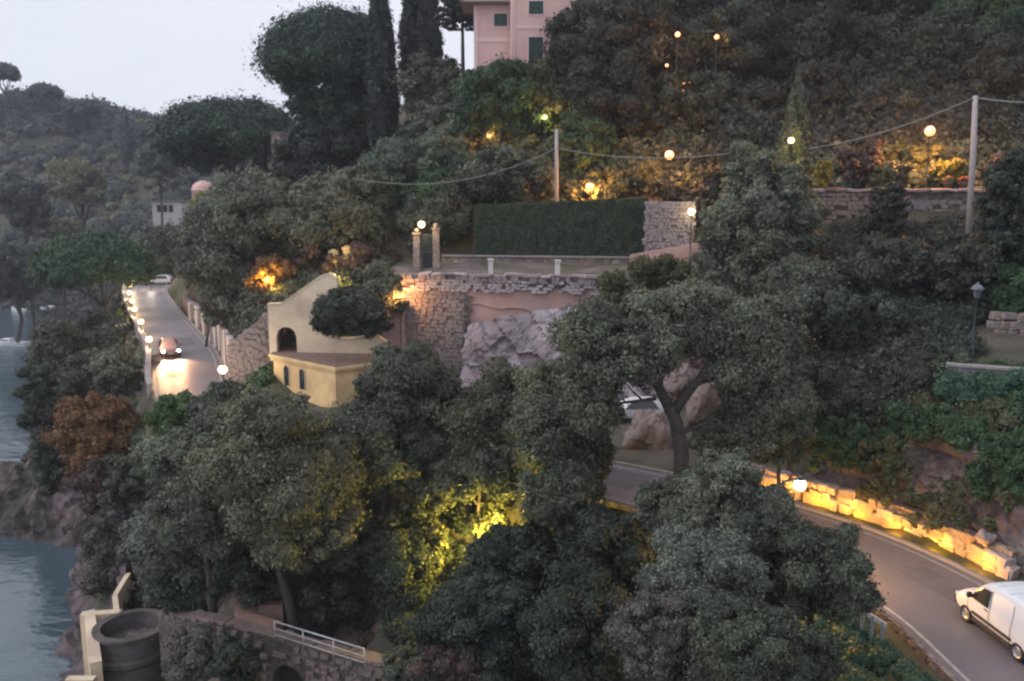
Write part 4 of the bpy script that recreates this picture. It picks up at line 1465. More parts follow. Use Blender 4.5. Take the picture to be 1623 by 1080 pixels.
M_stb = mat('loose_stone_brown', (.13, .10, .095), (.22, .17, .16), 3, .5, .9)
lw2 = empty('arched_terrace_wall', (0, 0, 0), label='brown rubble wall with low arches below the railing at the bottom', cat='stone wall')
Wp = [atz(250, 975, -8.3), atz(330, 985, -6.4), atz(580, 1050, -6.4), atz(770, 1092, -6.4)]
Wp[0].z = -8.3
bm = bmesh.new(); bm2 = bmesh.new()
arches = [(.52, .95), (.12, .8)]
A, B = Wp[1].xy, Wp[2].xy; LL = (B - A).length; dd = (B - A) / LL
us = [k * LL / 60 for k in range(61)]
for u0, u1 in zip(us, us[1:]):
    um = (u0 + u1) / 2; lo0 = lo1 = -11.5
    for cf, rad in arches:
        c = cf * LL
        if abs(um - c) < rad:
            lo0 = -8.6 + math.sqrt(max(0, rad * rad - (u0 - c) ** 2)); lo1 = -8.6 + math.sqrt(max(0, rad * rad - (u1 - c) ** 2))
    wallbox(bm, A + dd * u0, A + dd * u1, .6, lo0, -6.4, lo1, -6.4)
wallbox(bm, Wp[0].xy, Wp[1].xy, .6, -12, -8.3, -12, -6.4)
wallbox(bm, Wp[2].xy, Wp[3].xy, .6, -11.5, -6.4)
bm_obj('wall_body', bm, mat('dark_terrace_rubble', (.09, .075, .072), (.17, .14, .135), 1.4, .8, .9, kind='stone', bscale=3.0, c3=(.06, .058, .045)), lw2)
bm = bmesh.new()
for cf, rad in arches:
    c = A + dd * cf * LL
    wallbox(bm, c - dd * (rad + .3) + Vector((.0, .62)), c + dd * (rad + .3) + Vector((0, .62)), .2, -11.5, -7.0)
bm_obj('arch_shade_backing', bm, M_dark, lw2)  # solid slab whose near-black colour paints the shade inside the arches
items = []
for A_, B_, za, zb in ((Wp[0], Wp[1], -8.3, -6.4), (Wp[1], Wp[2], -6.4, -6.4), (Wp[2], Wp[3], -6.4, -6.4)):
    L = (B_ - A_).length; t = 0; d = (B_ - A_).xy.normalized()
    while t < L:
        w = random.uniform(.45, .95); f = min(1, (t + w / 2) / L); p = A_.xy.lerp(B_.xy, f) + Vector((-d.y, d.x)) * .3
        items.append(((p.x, p.y, za + (zb - za) * f + .07), (w, .72, .2), math.atan2(d.y, d.x))); t += w
loose_stones(lw2, items, [M_stb], 'coping_stone')
stone_skin('stone_facing', Wp[2].xy, Wp[3].xy, -9.5, -6.5, .36, M_stb, lw2, .08, .6, seed=41)
stone_skin('stone_facing', Wp[1].xy, Wp[2].xy, -9.5, -6.5, .36, M_stb, lw2, .06, .45, seed=42, zfun=lambda f, z: all(abs(f - c) * LL > r + .25 or z > -7.35 for c, r in arches))

rl = empty('railing', (0, 0, 0), label='grey metal railing with three bars on the lower terrace wall', cat='railing')
ra, rb = at(435, 985, 39.4), at(577, 1029, 36.6)
for dz, rad in ((0, .045), (-.36, .03), (-.68, .03)):
    bm = bmesh.new(); tube(bm, [ra + Vector((0, 0, dz)), rb + Vector((0, 0, dz))], rad, 8); bm_obj('rail', bm, M_metal, rl, True)
for f in (0, .33, .67, 1):
    p = ra.lerp(rb, f); bm = bmesh.new(); tube(bm, [p + Vector((0, 0, .02)), p + Vector((0, 0, -1.15))], .035, 8); bm_obj('post', bm, M_metal, rl, True)
# a second dark wall stub beside it
a, b = at(372, 985, 41.5), at(436, 990, 40.2)
bm = bmesh.new(); wallbox(bm, a.xy, b.xy, .4, -7, at(400, 978, 41).z); box(bm, a.x - .1, b.x, 41.7, 42.2, -7, at(400, 970, 41).z)
tag(bm_obj('brick_stub_wall', bm, M_tile), 'short dark reddish wall stub left of the metal railing', 'wall')

# guard rail on the road's near edge
gr = empty('guard_rail', (0, 0, 0), label='low white guard rail on the near edge of the road by the green bank', cat='guard rail')
p0, p1 = atz(1338, 948, .55), atz(1404, 990, .55)
bm = bmesh.new(); wallbox(bm, p0.xy, p1.xy, .05, .42, .58); bm_obj('beam', bm, mat('worn_white_paint', (.5, .48, .5), (.62, .6, .6), 6, .2, .6), gr)
for f in (.03, .27, .5, .74, .97):
    p = p0.lerp(p1, f); bm = bmesh.new(); box(bm, p.x - .05, p.x + .05, p.y + .06, p.y + .16, -.6, .56); bm_obj('post', bm, M_metal, gr)

# ------------------------------------------------------------------ poles and cables
def pole(px, ptop, pbot, Y, r, label, tilt=0):
    t_, b_ = at(px, ptop, Y), at(px - tilt, pbot, Y)
    g = min(gz(b_.x, b_.y), b_.z)
    root = empty('utility_pole', (b_.x, b_.y, b_.z), label=label, cat='utility pole', group='wooden utility poles')
    bm = bmesh.new(); tube(bm, [(0, 0, g - b_.z - .5), (t_ - b_) * .5, t_ - b_], [r, r * .9, r * .75], 10); bm_obj('shaft', bm, M_pole, root, True)
    bm = bmesh.new(); tt = t_ - b_
    tube(bm, [tt + Vector((-.25, 0, -.25)), tt + Vector((.25, 0, -.25))], .03, 6); bm_obj('bracket', bm, M_iron, root)
    for s in (-.25, .25):
        bm = bmesh.new(); lathe(bm, [(.01, 0), (.05, .02), (.07, .07), (.04, .12), (.01, .14)], (tt.x + s, tt.y, tt.z - .24), 8); bm_obj('insulator', bm, M_conc, root, True)
    return t_


T1 = pole(882, 205, 322, 73.4, .17, 'thin grey wooden pole rising behind the clipped hedge')
T2 = pole(1546, 152, 335, 58, .20, 'tall grey wooden pole in front of the upper right terrace', 7)


def cable(pts, label, r=.035):
    bm = bmesh.new()
    tube(bm, pts, r, 5)
    return tag(bm_obj('overhead_cable', bm, M_cable), label, 'cable', 'overhead cables')


def sag(a, b, s, n=18):
    return [a.lerp(b, k / n) - Vector((0, 0, s * 4 * (k / n) * (1 - k / n))) for k in range(n + 1)]


T1c = at(882, 235, 73.4)
cable(sag(at(560, 283, 70), T1c, 1.4), 'grey cable sagging left from the thin pole across the trees')
cable(sag(T1c, at(1160, 243, 66), .55), 'grey cable between the thin pole and the tall bushy tree')
cable(sag(at(1160, 243, 66), T2 + Vector((0, 0, -.1)), 1.0), 'grey cable rising right to the tall wooden pole', .04)
cable(sag(T2 + Vector((0, 0, -.1)), at(1700, 160, 54), .2), 'grey cable leaving the tall pole at the right edge', .04)

# ------------------------------------------------------------------ lamps
WARM = (1.0, .78, .45); ORANGE = (1.0, .42, .10); YEL = (1.0, .72, .12)


def globe_lamp(p, zb, label, col=WARM, power=350, rad=.24, e=30, group=None, post=True, cat='street lamp', radius=None, name='street_lamp', emat=None):
    root = empty(name, (p.x, p.y, zb), label=label, cat=cat, group=group)
    h = p.z - zb
    if post and h > .1:
        bm = bmesh.new()
        lathe(bm, [(.09, 0), (.09, .12), (.05, .18), (.04, h - rad - .12), (.07, h - rad - .08), (.1, h - rad - .02), (.09, h - rad + .03)], seg=10)
        bm_obj('post', bm, M_iron, root, True)
    bm = bmesh.new(); bmesh.ops.create_uvsphere(bm, u_segments=20, v_segments=12, radius=rad)
    g = bm_obj('lamp_globe', bm, emat or emis('lit_globe_%d' % int(100 * col[1]), (col[0], col[1] * (.84 if col[1] > .6 else .74), col[2] * .7), 4.5 if col[1] > .6 else 2.6), root, True)
    g.location = (0, 0, h)
    g.visible_shadow = True
    if h > .5:
        bm = bmesh.new(); lathe(bm, [(rad * .35, h + rad * .92), (rad * .5, h + rad * .99), (rad * .2, h + rad * 1.2), (.01, h + rad * 1.3)], seg=10); bm_obj('cap', bm, M_iron, root, True)
    if power:
        ld = bpy.data.lights.new('lamp_light', 'POINT'); ld.energy = power; ld.color = col; ld.shadow_soft_size = rad * .5
        lo = bpy.data.objects.new('lamp_light', ld); link(lo, root); lo.location = (0, 0, h + .0)
        g.visible_shadow = False
    return root


labs = ['nearest glowing globe lamp on the parapet, left of the white car', 'second glowing globe lamp on the parapet beyond the car', 'third parapet globe lamp, halfway up the far road',
        'fourth parapet globe lamp up the far road', 'fifth parapet globe lamp near the road end', 'sixth parapet globe lamp under the big left pine', 'farthest parapet globe lamp in the row']
for (px, py), lb in zip(((236, 538), (223, 510), (213, 490), (209, 477), (205, 464), (206, 452), (207, 442)), labs):
    p = atz(px, py, 1.75)
    globe_lamp(p, .88 if p.y < 118 else gz(p.x, p.y), lb, (1, .70, .38), 420, .29, 26, group='globe lamps along the parapet')
p = atz(238, 440, 1.9); globe_lamp(p, gz(p.x, p.y), 'single whiter globe lamp right of the parapet row at the road end', (1, .85, .66), 260, .25, 26)
p = atz(353, 586, 2.0); p2 = offs(ri(p.y), 3.0)
globe_lamp(p, 0, 'glowing globe lamp at the inland road edge beside the lilac wall', (1, .73, .40), 330, .33, 26)
p = at(668, 356, 67.2); globe_lamp(p, 8.8, 'tall green post lamp lit in front of the garden gate', (1, .70, .40), 220, .27, 26)
p = at(1096, 336, 66); globe_lamp(p, gz(p.x, p.y), 'lit globe lamp on a post right of the rubble wall', (1, .80, .42), 110, .27, 26)
for px, py, Y, lb, pw_, rd in ((935, 297, 74.5, 'orange lamp glowing just above the clipped hedge', 1500, .36), (1061, 246, 71.5, 'orange lamp on the cable line above the rubble wall', 1500, .36),
                           (1474, 208, 65.5, 'brightest orange lamp on the upper right terrace near the tall pole', 4300, .36), (1254, 223, 57.5, 'small yellow lamp showing at the top of the bushy tree', 250, .2),
                           (1074, 55, 80, 'highest left orange lamp in the dark wood', 160, .23), (1136, 59, 80, 'highest right orange lamp in the dark wood', 160, .21),
                           (1057, 104, 79, 'tiny orange lamp glinting through the wood below the two high ones', 60, .14), (1085, 132, 79, 'lowest tiny orange lamp glinting in the dark wood', 60, .12),
                           (775, 216, 84, 'orange lamp hidden in leaves under the green tree by the villa', 350, .18), (864, 186, 82, 'yellow lamp in the leaves below the villa shutters', 420, .18)):
    p = at(px, py, Y)
    c_ = ORANGE if px not in (1254, 864) else (1, .70, .18)
    globe_lamp(p, min(gz(p.x, p.y), p.z - .6), lb, c_, pw_, rd, 26, group='orange garden lamps' if px not in (1254, 864) else None)
# lamps among the leaves by the yellow house
p = at(424, 444, 70.3); globe_lamp(p, gz(p.x, p.y), 'orange lamp lighting yellow leaves left of the house gable', (1, .60, .10), 900, .22, 26)
p = at(529, 438, 68.0); globe_lamp(p, gz(p.x, p.y), 'yellow lamp among leaves on top of the house gable', (1, .72, .15), 350, .18, 26)
p = at(634, 470, 64.5); globe_lamp(p, gz(p.x, p.y), 'orange lamp hidden behind leaves at the left end of the great wall', (1, .45, .15), 500, .15, 20)
# foreground lamps buried in the trees
p = at(790, 838, 41.0); globe_lamp(p, gz(p.x, p.y), 'yellow street lamp buried in the leaves of the central tree', YEL, 600, .16, 26)
p = at(768, 868, 40.6); globe_lamp(p, gz(p.x, p.y), 'yellow street lamp hidden behind the lit ivy leaves', YEL, 2300, .14, 26)
p = at(842, 992, 35.6); globe_lamp(p, gz(p.x, p.y), 'small orange lamp low in the dark bottom bushes', (1, .55, .10), 90, .12, 20)

# swan-neck street lamp over the lit wall
p = at(1268, 767, 33); bx, by = p.x - 1.1, p.y - .2
sl_ = empty('street_lamp', (bx, by, gz(bx, by)), label='white lit lamp on a curved arm above the yellow stone wall', cat='street lamp')
h = p.z - gz(bx, by)
bm = bmesh.new(); tube(bm, [(0, 0, -.3), (0, 0, h * .7), (.08, .02, h * .92), (.4, .08, h + .12), (.8, .15, h + .2), (1.05, .2, h + .12)], [.07, .06, .05, .045, .04, .04], 8); bm_obj('curved_post', bm, M_iron, sl_, True)
bm = bmesh.new(); lathe(bm, [(.03, .30), (.10, .27), (.17, .20), (.18, .17)], (1.1, .2, h), 14); bm_obj('shade', bm, M_iron, sl_, True)
bm = bmesh.new(); bmesh.ops.create_uvsphere(bm, u_segments=16, v_segments=10, radius=.24)
for v in bm.verts: v.co += Vector((1.1, .2, h - .04))
g = bm_obj('lamp_globe', bm, emis('lit_globe_white', (1, .80, .55), 9), sl_, True); g.visible_shadow = False
ld = bpy.data.lights.new('lamp_light', 'SPOT'); ld.energy = 1000; ld.color = (1, .52, .08); ld.shadow_soft_size = .12; ld.spot_size = R(146); ld.spot_blend = .10
lo = bpy.data.objects.new('lamp_light', ld); link(lo, sl_); lo.location = (1.1, .2, h - .34)
tgt = Vector((17.0, 36.3, .6)) - Vector((bx + 1.1, by + .2, sl_.location.z + h - .3))
lo.rotation_euler = Vector((-.10, -.03, 1)).to_track_quat('Z', 'Y').to_euler()

# mushroom lamps added on the near kerb, invented to light road and wall
for Yb, lb in ((33.4, 'added low mushroom lamp at the road edge lighting road and wall, nearer one'), (36.6, 'added low mushroom lamp at the road edge lighting road and wall, farther one')):
    q = offs(ri(Yb), -3.1)
    ml_ = empty('added_mushroom_lamp', (q.x, q.y, -.1), label=lb, cat='added lamp', group='added low lamps at the road edge')
    bm = bmesh.new(); lathe(bm, [(.09, 0), (.06, .1), (.05, .72), (.09, .74)], seg=12); bm_obj('post', bm, M_iron, ml_, True)
    bm = bmesh.new(); lathe(bm, [(.01, 1.06), (.2, 1.04), (.62, .99), (.62, .975), (.01, .985)], seg=24); bm_obj('shade', bm, M_iron, ml_, True)
    bm = bmesh.new(); lathe(bm, [(.01, .74), (.08, .76), (.09, .84), (.07, .92), (.01, .94)], seg=14)
    g = bm_obj('lamp_globe', bm, emis('lit_globe_amber', (1, .6, .15), 5), ml_, True); g.visible_shadow = False
    ld = bpy.data.lights.new('lamp_light', 'POINT'); ld.energy = 700; ld.color = (1, .45, .10); ld.shadow_soft_size = .05
    lo = bpy.data.objects.new('lamp_light', ld); link(lo, ml_); lo.location = (0, 0, .88)

ORD = ['first', 'second', 'third', 'fourth', 'fifth', 'sixth', 'seventh', 'eighth', 'ninth', 'tenth', 'eleventh', 'twelfth']
# wall washers at the inland kerb
i0, i1 = ri(31.8), ri(42.5)
k = 0
for i in range(i0, i1, 2):
    q = offs(i, 2.96); d = (ROAD[i + 1] - ROAD[i - 1]).normalized(); nr = roadnormal(i)
    f = (i - i0) / (i1 - i0)
    ww = empty('wall_washer', (q.x, q.y, -.02), math.atan2(d.y, d.x), 'slim ground lamp washing the roadside wall yellow, %s from the van end' % ORD[k], 'ground lamp', 'ground lamps along the roadside wall')
    bm = bmesh.new(); box(bm, -.4, .4, .0, .07, 0, .16, bev=.01); bm_obj('housing', bm, M_iron, ww)
    bm = bmesh.new(); box(bm, -.37, .37, -.012, -.002, .06, .14); bm_obj('lens', bm, emis('lit_lens_amber', (1, .55, .1), 2.5), ww)
    ld = bpy.data.lights.new('lamp_light', 'AREA'); ld.shape = 'RECTANGLE'; ld.size = .74; ld.size_y = .06
    ld.energy = 64 * (1 - .45 * abs(f - .45)) * random.uniform(.85, 1.12); ld.color = (1, .43, .03)
    lo = bpy.data.objects.new('lamp_light', ld); link(lo, ww); lo.location = (0, -.03, .13)
    lo.rotation_euler = Vector((0, 1, -.8)).to_track_quat('Z', 'Y').to_euler()
    k += 1

# unlit lantern, right garden
p = at(1546, 462, 43.5); b_ = at(1541, 552, 43.5)
gl = empty('garden_lantern', (b_.x, b_.y, b_.z), label='unlit grey lantern on a tall post on the right hand terrace', cat='lantern')
h = p.z - b_.z
bm = bmesh.new(); lathe(bm, [(.13, -.8), (.13, .1), (.075, .25), (.055, h - .45), (.09, h - .4), (.12, h - .3)], seg=10); bm_obj('post', bm, M_iron, gl, True)
bm = bmesh.new(); lathe(bm, [(.14, h - .3), (.24, h + .12), (.22, h + .13)], seg=6); bm_obj('glass_case', bm, mat('lantern_glass', (.10, .11, .14), (.14, .15, .19), 2, 0, .2), gl)
bm = bmesh.new(); lathe(bm, [(.31, h + .10), (.30, h + .16), (.12, h + .34), (.05, h + .36), (.05, h + .44), (.01, h + .48)], seg=12); bm_obj('cap', bm, mat('dull_zinc', (.12, .125, .15), (.19, .2, .23), 4, .1, .5), gl, True)
bm = bmesh.new(); tube(bm, [(-.45, 0, h - .34), (.45, 0, h - .34)], .02, 6); bm_obj('crossbar', bm, M_iron, gl)

# planters with red flowers on the upper terrace
for px, lb in ((1502, 'clay pot of red flowers left of the tall pole'), (1526, 'clay pot of red flowers close beside the tall pole')):
    p = at(px, 300, 62.6)
    root = empty('flower_pot', (p.x, p.y, at(px, 303, 61.5).z + .1), label=lb, cat='flower pot', group='red flower pots')
    bm = bmesh.new(); lathe(bm, [(.01, 0), (.2, 0), (.3, .42), (.34, .42), (.34, .5), (.26, .5), (.2, .44), (.01, .44)], seg=14); bm_obj('pot', bm, M_tile, root, True)
    puffs_mesh('foliage', [[0, 0, .62, .35, .35, .25]], 62, LM('green'), root)
    bm = bmesh.new()
    for k in range(26):
        a = random.uniform(0, 6.28); r_ = random.uniform(.05, .36)
        bmesh.ops.create_icosphere(bm, subdivisions=1, radius=.07, matrix=Matrix.Translation((r_ * math.cos(a), r_ * math.sin(a), .8 + random.uniform(-.15, .12) - r_ * .3)))
    bm_obj('red_flowers', bm, M_red, root)

# ------------------------------------------------------------------ vehicles
def body_mesh(name, secs, m, parent, sub=2):
    """loft of (y, z_bottom, z_shoulder, z_top, half widths at bottom, shoulder, top); y forward"""
    bm = bmesh.new(); rings = []
    for (y, zb, zs, zt_, wb, ws, wt) in secs:
        pts = [(wb * .8, zb), (wb, zb + .06), (ws, zb + (zs - zb) * .45), (ws, zs), (wt, zt_ - .06), (wt - .12, zt_), (wt * .45, zt_ + .025)]
        ring = [(-x, z) for x, z in pts] + [(x, z) for x, z in pts[::-1]]
        rings.append([bm.verts.new((x, y, z)) for x, z in ring])
    n_ = len(rings[0])
    for r0, r1 in zip(rings, rings[1:]):
        for k in range(n_):
            bm.faces.new((r0[k], r0[(k + 1) % n_], r1[(k + 1) % n_], r1[k]))
    for r_ in (rings[0], rings[-1]):
        h_ = n_ // 2
        for k in range(h_ - 1):
            try: bm.faces.new((r_[k], r_[k + 1], r_[n_ - 2 - k], r_[n_ - 1 - k]))
            except ValueError: pass
    o = bm_obj(name, bm, m, parent, True)
    md = o.modifiers.new('smooth', 'SUBSURF'); md.levels = md.render_levels = sub
    return o


def panel(name, pts, m, parent, th=.012):
    """thin plate through four or more 3D points, thickened along its normal"""
    P = [Vector(p) for p in pts]
    n_ = (P[1] - P[0]).cross(P[2] - P[0]).normalized() * th
    bm = bmesh.new()
    a = [bm.verts.new(p) for p in P]; b = [bm.verts.new(p + n_) for p in P]
    bm.faces.new(a[::-1]); bm.faces.new(b)
    for i in range(len(P)):
        j = (i + 1) % len(P); bm.faces.new((a[i], a[j], b[j], b[i]))
    return bm_obj(name, bm, m, parent)


def wheel(parent, x, y, r=.31, w=.2):
    s = 1 if x > 0 else -1
    bm = bmesh.new()
    M_ = Matrix.Translation((x, y, r)) @ Matrix.Rotation(R(90) * s, 4, 'Y')
    rg_ = lathe(bm, [(r * .62, -w / 2), (r * .93, -w / 2), (r, -w / 2 + .03), (r, w / 2 - .03), (r * .93, w / 2), (r * .64, w / 2), (r * .62, -w / 2)], seg=24)
    for v in bm.verts: v.co = M_ @ v.co
    t_ = bm_obj('wheel', bm, M_tyre, parent, True)
    bm = bmesh.new()
    lathe(bm, [(.01, w / 2 - .05), (.06, w / 2 - .03), (r * .3, w / 2 - .06), (r * .58, w / 2 - .03), (r * .65, w / 2 + .004)], seg=24)
    for v in bm.verts: v.co = M_ @ v.co
    bm_obj('rim', bm, M_rim, t_, True)
    # dark arch
    bm = bmesh.new()
    M2 = Matrix.Translation((x + s * (w / 2 - .055), y, r))
    ring = []
    for k in range(17):
        a = math.pi * k / 16
        ring.append([bm.verts.new(M2 @ Vector((0, rr * math.cos(a), rr * math.sin(a) - .02))) for rr in (r * 1.02, r * 1.22)])
    for q0, q1 in zip(ring, ring[1:]): bm.faces.new((q0[0], q0[1], q1[1], q1[0]))
    bmesh.ops.solidify(bm, geom=bm.faces[:], thickness=.08)
    bm_obj('wheel_arch', bm, M_trim, parent)


E_head = emis('lit_headlight', (1, .93, .82), 40)
E_tail = emis('lit_tail_light', (1, .08, .10), 5)
M_lens = mat('red_lens', (.35, .02, .03), (.42, .03, .04), 4, 0, .25)
M_clear = mat('clear_lens', (.5, .5, .52), (.6, .6, .62), 4, 0, .2)


def van(loc, rz, label):
    root = empty('panel_van', loc, rz, label=label, cat='van')
    S = [(-2.16, .42, .95, 1.68, .78, .84, .70), (-2.10, .34, 1.0, 1.80, .83, .895, .77), (-1.9, .27, 1.0, 1.84, .85, .91, .79), (-.8, .26, 1.0, 1.87, .85, .915, .79), (.25, .26, 1.0, 1.85, .85, .915, .78),
         (.55, .26, 1.0, 1.80, .85, .91, .76), (.85, .26, 1.0, 1.62, .85, .91, .73), (1.35, .26, .98, 1.16, .85, .905, .76), (1.5, .26, .92, 1.06, .85, .90, .76), (1.85, .28, .85, .97, .83, .87, .72), (2.08, .32, .72, .84, .76, .80, .66), (2.18, .38, .6, .7, .64, .68, .56)]
    body_mesh('body', S, M_white, root)
    for s in (-1, 1):
        f = (1 if s > 0 else -1)
        P = [(s * .925, .20, 1.06), (s * .925, 1.12, 1.06), (s * .85, .78, 1.50), (s * .835, .55, 1.62), (s * .825, .20, 1.64)]
        panel('side_window', P if s > 0 else P[::-1], M_glass, root, .012)
        # door seams and side trim
        bm = bmesh.new()
        for yy in (.12, -.95, 1.22): tube(bm, [(s * .925, yy, .42), (s * .935, yy, .95), (s * .915, yy, 1.02)], .008, 4)
        tube(bm, [(s * .905, -.95, 1.03), (s * .825, -.95, 1.70)], .008, 4); tube(bm, [(s * .905, .12, 1.03), (s * .825, .12, 1.70)], .008, 4)
        bm_obj('door_seam', bm, M_trim, root)
        bm = bmesh.new(); box(bm, s * .915 - .02, s * .915 + .025, -1.0, 1.0, .50, .60, bev=.01); bm_obj('side_moulding', bm, M_trim, root)
        bm = bmesh.new(); box(bm, s * .87 - .04, s * .87 + .04, -.98, 1.0, .24, .34, bev=.015); bm_obj('sill', bm, M_trim, root)
        bm = bmesh.new(); box(bm, s * 1.03 - .09, s * 1.03 + .09, .98, 1.1, 1.06, 1.26, bev=.03); bm_obj('mirror', bm, M_trim, root)
        bm = bmesh.new(); box(bm, s * .925 - .02, s * .925 + .03, .2, .38, .93, .96, bev=.008); bm_obj('door_handle', bm, M_trim, root)
        bm = bmesh.new(); box(bm, s * .80 - .08, s * .80 + .07, -2.185, -2.04, .92, 1.36, bev=.03); bm_obj('tail_light', bm, E_tail if True else M_lens, root)
        bm = bmesh.new(); box(bm, s * .66 - .15, s * .66 + .14, 1.98, 2.12, .66, .80, bev=.04); bm_obj('headlight', bm, M_clear, root)
        for yy in (-1.33, 1.33): wheel(root, s * .80, yy)
        panel('rear_door_window', [(s * .08, -2.165, 1.15), (s * .08, -2.13, 1.58), (s * .60, -2.13, 1.55), (s * .62, -2.165, 1.15)][::(1 if s < 0 else -1)], M_glass, root, .015)
    panel('windscreen', [(-.70, 1.33, 1.17), (.70, 1.33, 1.17), (.64, .74, 1.66), (-.64, .74, 1.66)], M_glass, root, .02)
    bm = bmesh.new(); box(bm, -.82, .82, -2.26, -2.05, .34, .56, bev=.04); bm_obj('rear_bumper', bm, M_trim, root)
    bm = bmesh.new(); box(bm, -.26, .26, -2.225, -2.185, .74, .86, bev=.006); bm_obj('number_plate', bm, M_pinkband, root)
    bm = bmesh.new(); box(bm, -.012, .012, -2.19, -2.1, .55, 1.72); bm_obj('door_gap', bm, M_trim, root)
    bm = bmesh.new(); box(bm, -.78, .78, 2.06, 2.22, .36, .56, bev=.04); bm_obj('front_bumper', bm, M_trim, root)
    bm = bmesh.new()
    for yy in (-1.2, -.5, .1): tube(bm, [(-.72, yy, 1.88), (0, yy, 1.905), (.72, yy, 1.88)], .012, 4)
    bm_obj('roof_rib', bm, M_white, root)
    return root


def car(loc, rz, label, paint, lit=False, group=None):
    root = empty('hatchback_car', loc, rz, label=label, cat='car', group=group)
    S = [(-1.98, .40, .85, 1.02, .70, .76, .62), (-1.92, .30, .88, 1.12, .78, .83, .66), (-1.55, .24, .88, 1.38, .80, .86, .60), (-1.2, .22, .88, 1.47, .80, .87, .60), (-.3, .22, .88, 1.50, .80, .87, .60),
         (.3, .22, .88, 1.44, .80, .87, .59), (.85, .22, .88, 1.12, .80, .87, .64), (1.1, .22, .86, .98, .80, .86, .68), (1.6, .24, .78, .90, .78, .84, .66), (1.9, .30, .62, .78, .70, .76, .60), (2.0, .36, .5, .64, .58, .62, .5)]
    body_mesh('body', S, paint, root, 2)
    for s in (-1, 1):
        P = [(s * .875, -1.45, .94), (s * .875, .72, .94), (s * .69, .28, 1.36), (s * .655, -.3, 1.42), (s * .66, -1.15, 1.39)]
        panel('side_window', P if s > 0 else P[::-1], M_glass, root, .012)
        bm = bmesh.new(); box(bm, s * .62 - .17, s * .62 + .13, 1.78, 1.96, .58, .72, bev=.04); bm_obj('headlight', bm, E_head if lit else M_clear, root)
        bm = bmesh.new(); box(bm, s * .70 - .1, s * .70 + .08, -2.0, -1.9, .74, .95, bev=.03); bm_obj('tail_light', bm, M_lens, root)
        bm = bmesh.new(); box(bm, s * .96 - .08, s * .96 + .08, .62, .72, .92, 1.05, bev=.03); bm_obj('mirror', bm, M_trim, root)
        for yy in (-1.22, 1.25): wheel(root, s * .76, yy, .29, .19)
        if lit:
            ld = bpy.data.lights.new('headlight_beam', 'SPOT'); ld.energy = 2800; ld.color = (1, .50, .22); ld.spot_size = R(84); ld.spot_blend = .8; ld.shadow_soft_size = .08
            lo = bpy.data.objects.new('headlight_beam', ld); link(lo, root); lo.location = (s * .6, 2.06, .68); lo.rotation_euler = (R(90 - 6), 0, 0)
    panel('windscreen', [(-.62, .86, 1.02), (.62, .86, 1.02), (.53, .36, 1.40), (-.53, .36, 1.40)], M_glass, root, .02)
    panel('rear_window', [(.58, -1.9, 1.08), (-.58, -1.9, 1.08), (-.52, -1.6, 1.36), (.52, -1.6, 1.36)], M_glass, root, .02)
    bm = bmesh.new(); box(bm, -.5, .5, 1.93, 2.02, .34, .48, bev=.02); bm_obj('grille', bm, M_trim, root)
    bm = bmesh.new(); box(bm, -.24, .24, 2.0, 2.03, .40, .50, bev=.004); bm_obj('number_plate', bm, M_pinkband, root)
    return root


# white van at lower right, driving away
i = ri(27.5)
van((16.95, 27.7, .03), R(7), 'white panel van driving away at the lower right, red tail light glowing')
# oncoming car on the far road
i = ri(80); d = (ROAD[i - 1] - ROAD[i + 1]).normalized(); q = offs(i, -1.2)
M_silver = mat('silver_paint', (.50, .50, .53), (.56, .56, .60), .6, 0, .35, spec=.5)
M_redp = mat('dull_red_paint', (.30, .17, .16), (.34, .20, .19), .6, 0, .35, spec=.5)
car((q.x, q.y, .03), math.atan2(d.y, d.x) - R(90), 'small dull reddish oncoming car with bright headlights on the far road', M_redp, lit=True)
car((*at(1005, 640, 56.5).xy, .02), R(94), 'white car parked on the lay-by behind the big oak', M_white)
for px, py, Y, rz, lb, pm in ((131, 474, 131, 80, 'leftmost pale car parked beyond the lawn', M_white), (157, 473, 133, 84, 'second pale car parked beyond the lawn beside the leftmost', M_silver),
                          (188, 466, 140, 75, 'silver car parked behind the far lamp row', M_silver), (232, 464, 141, 92, 'white car parked right of the far lamp row', M_white), (256, 464, 141, 88, 'rightmost pale car parked at the road end', M_silver)):
    p = at(px, py, Y)
    car((p.x, p.y, gz(p.x, p.y) + .05), R(rz), lb, pm, group='cars parked at the road end')


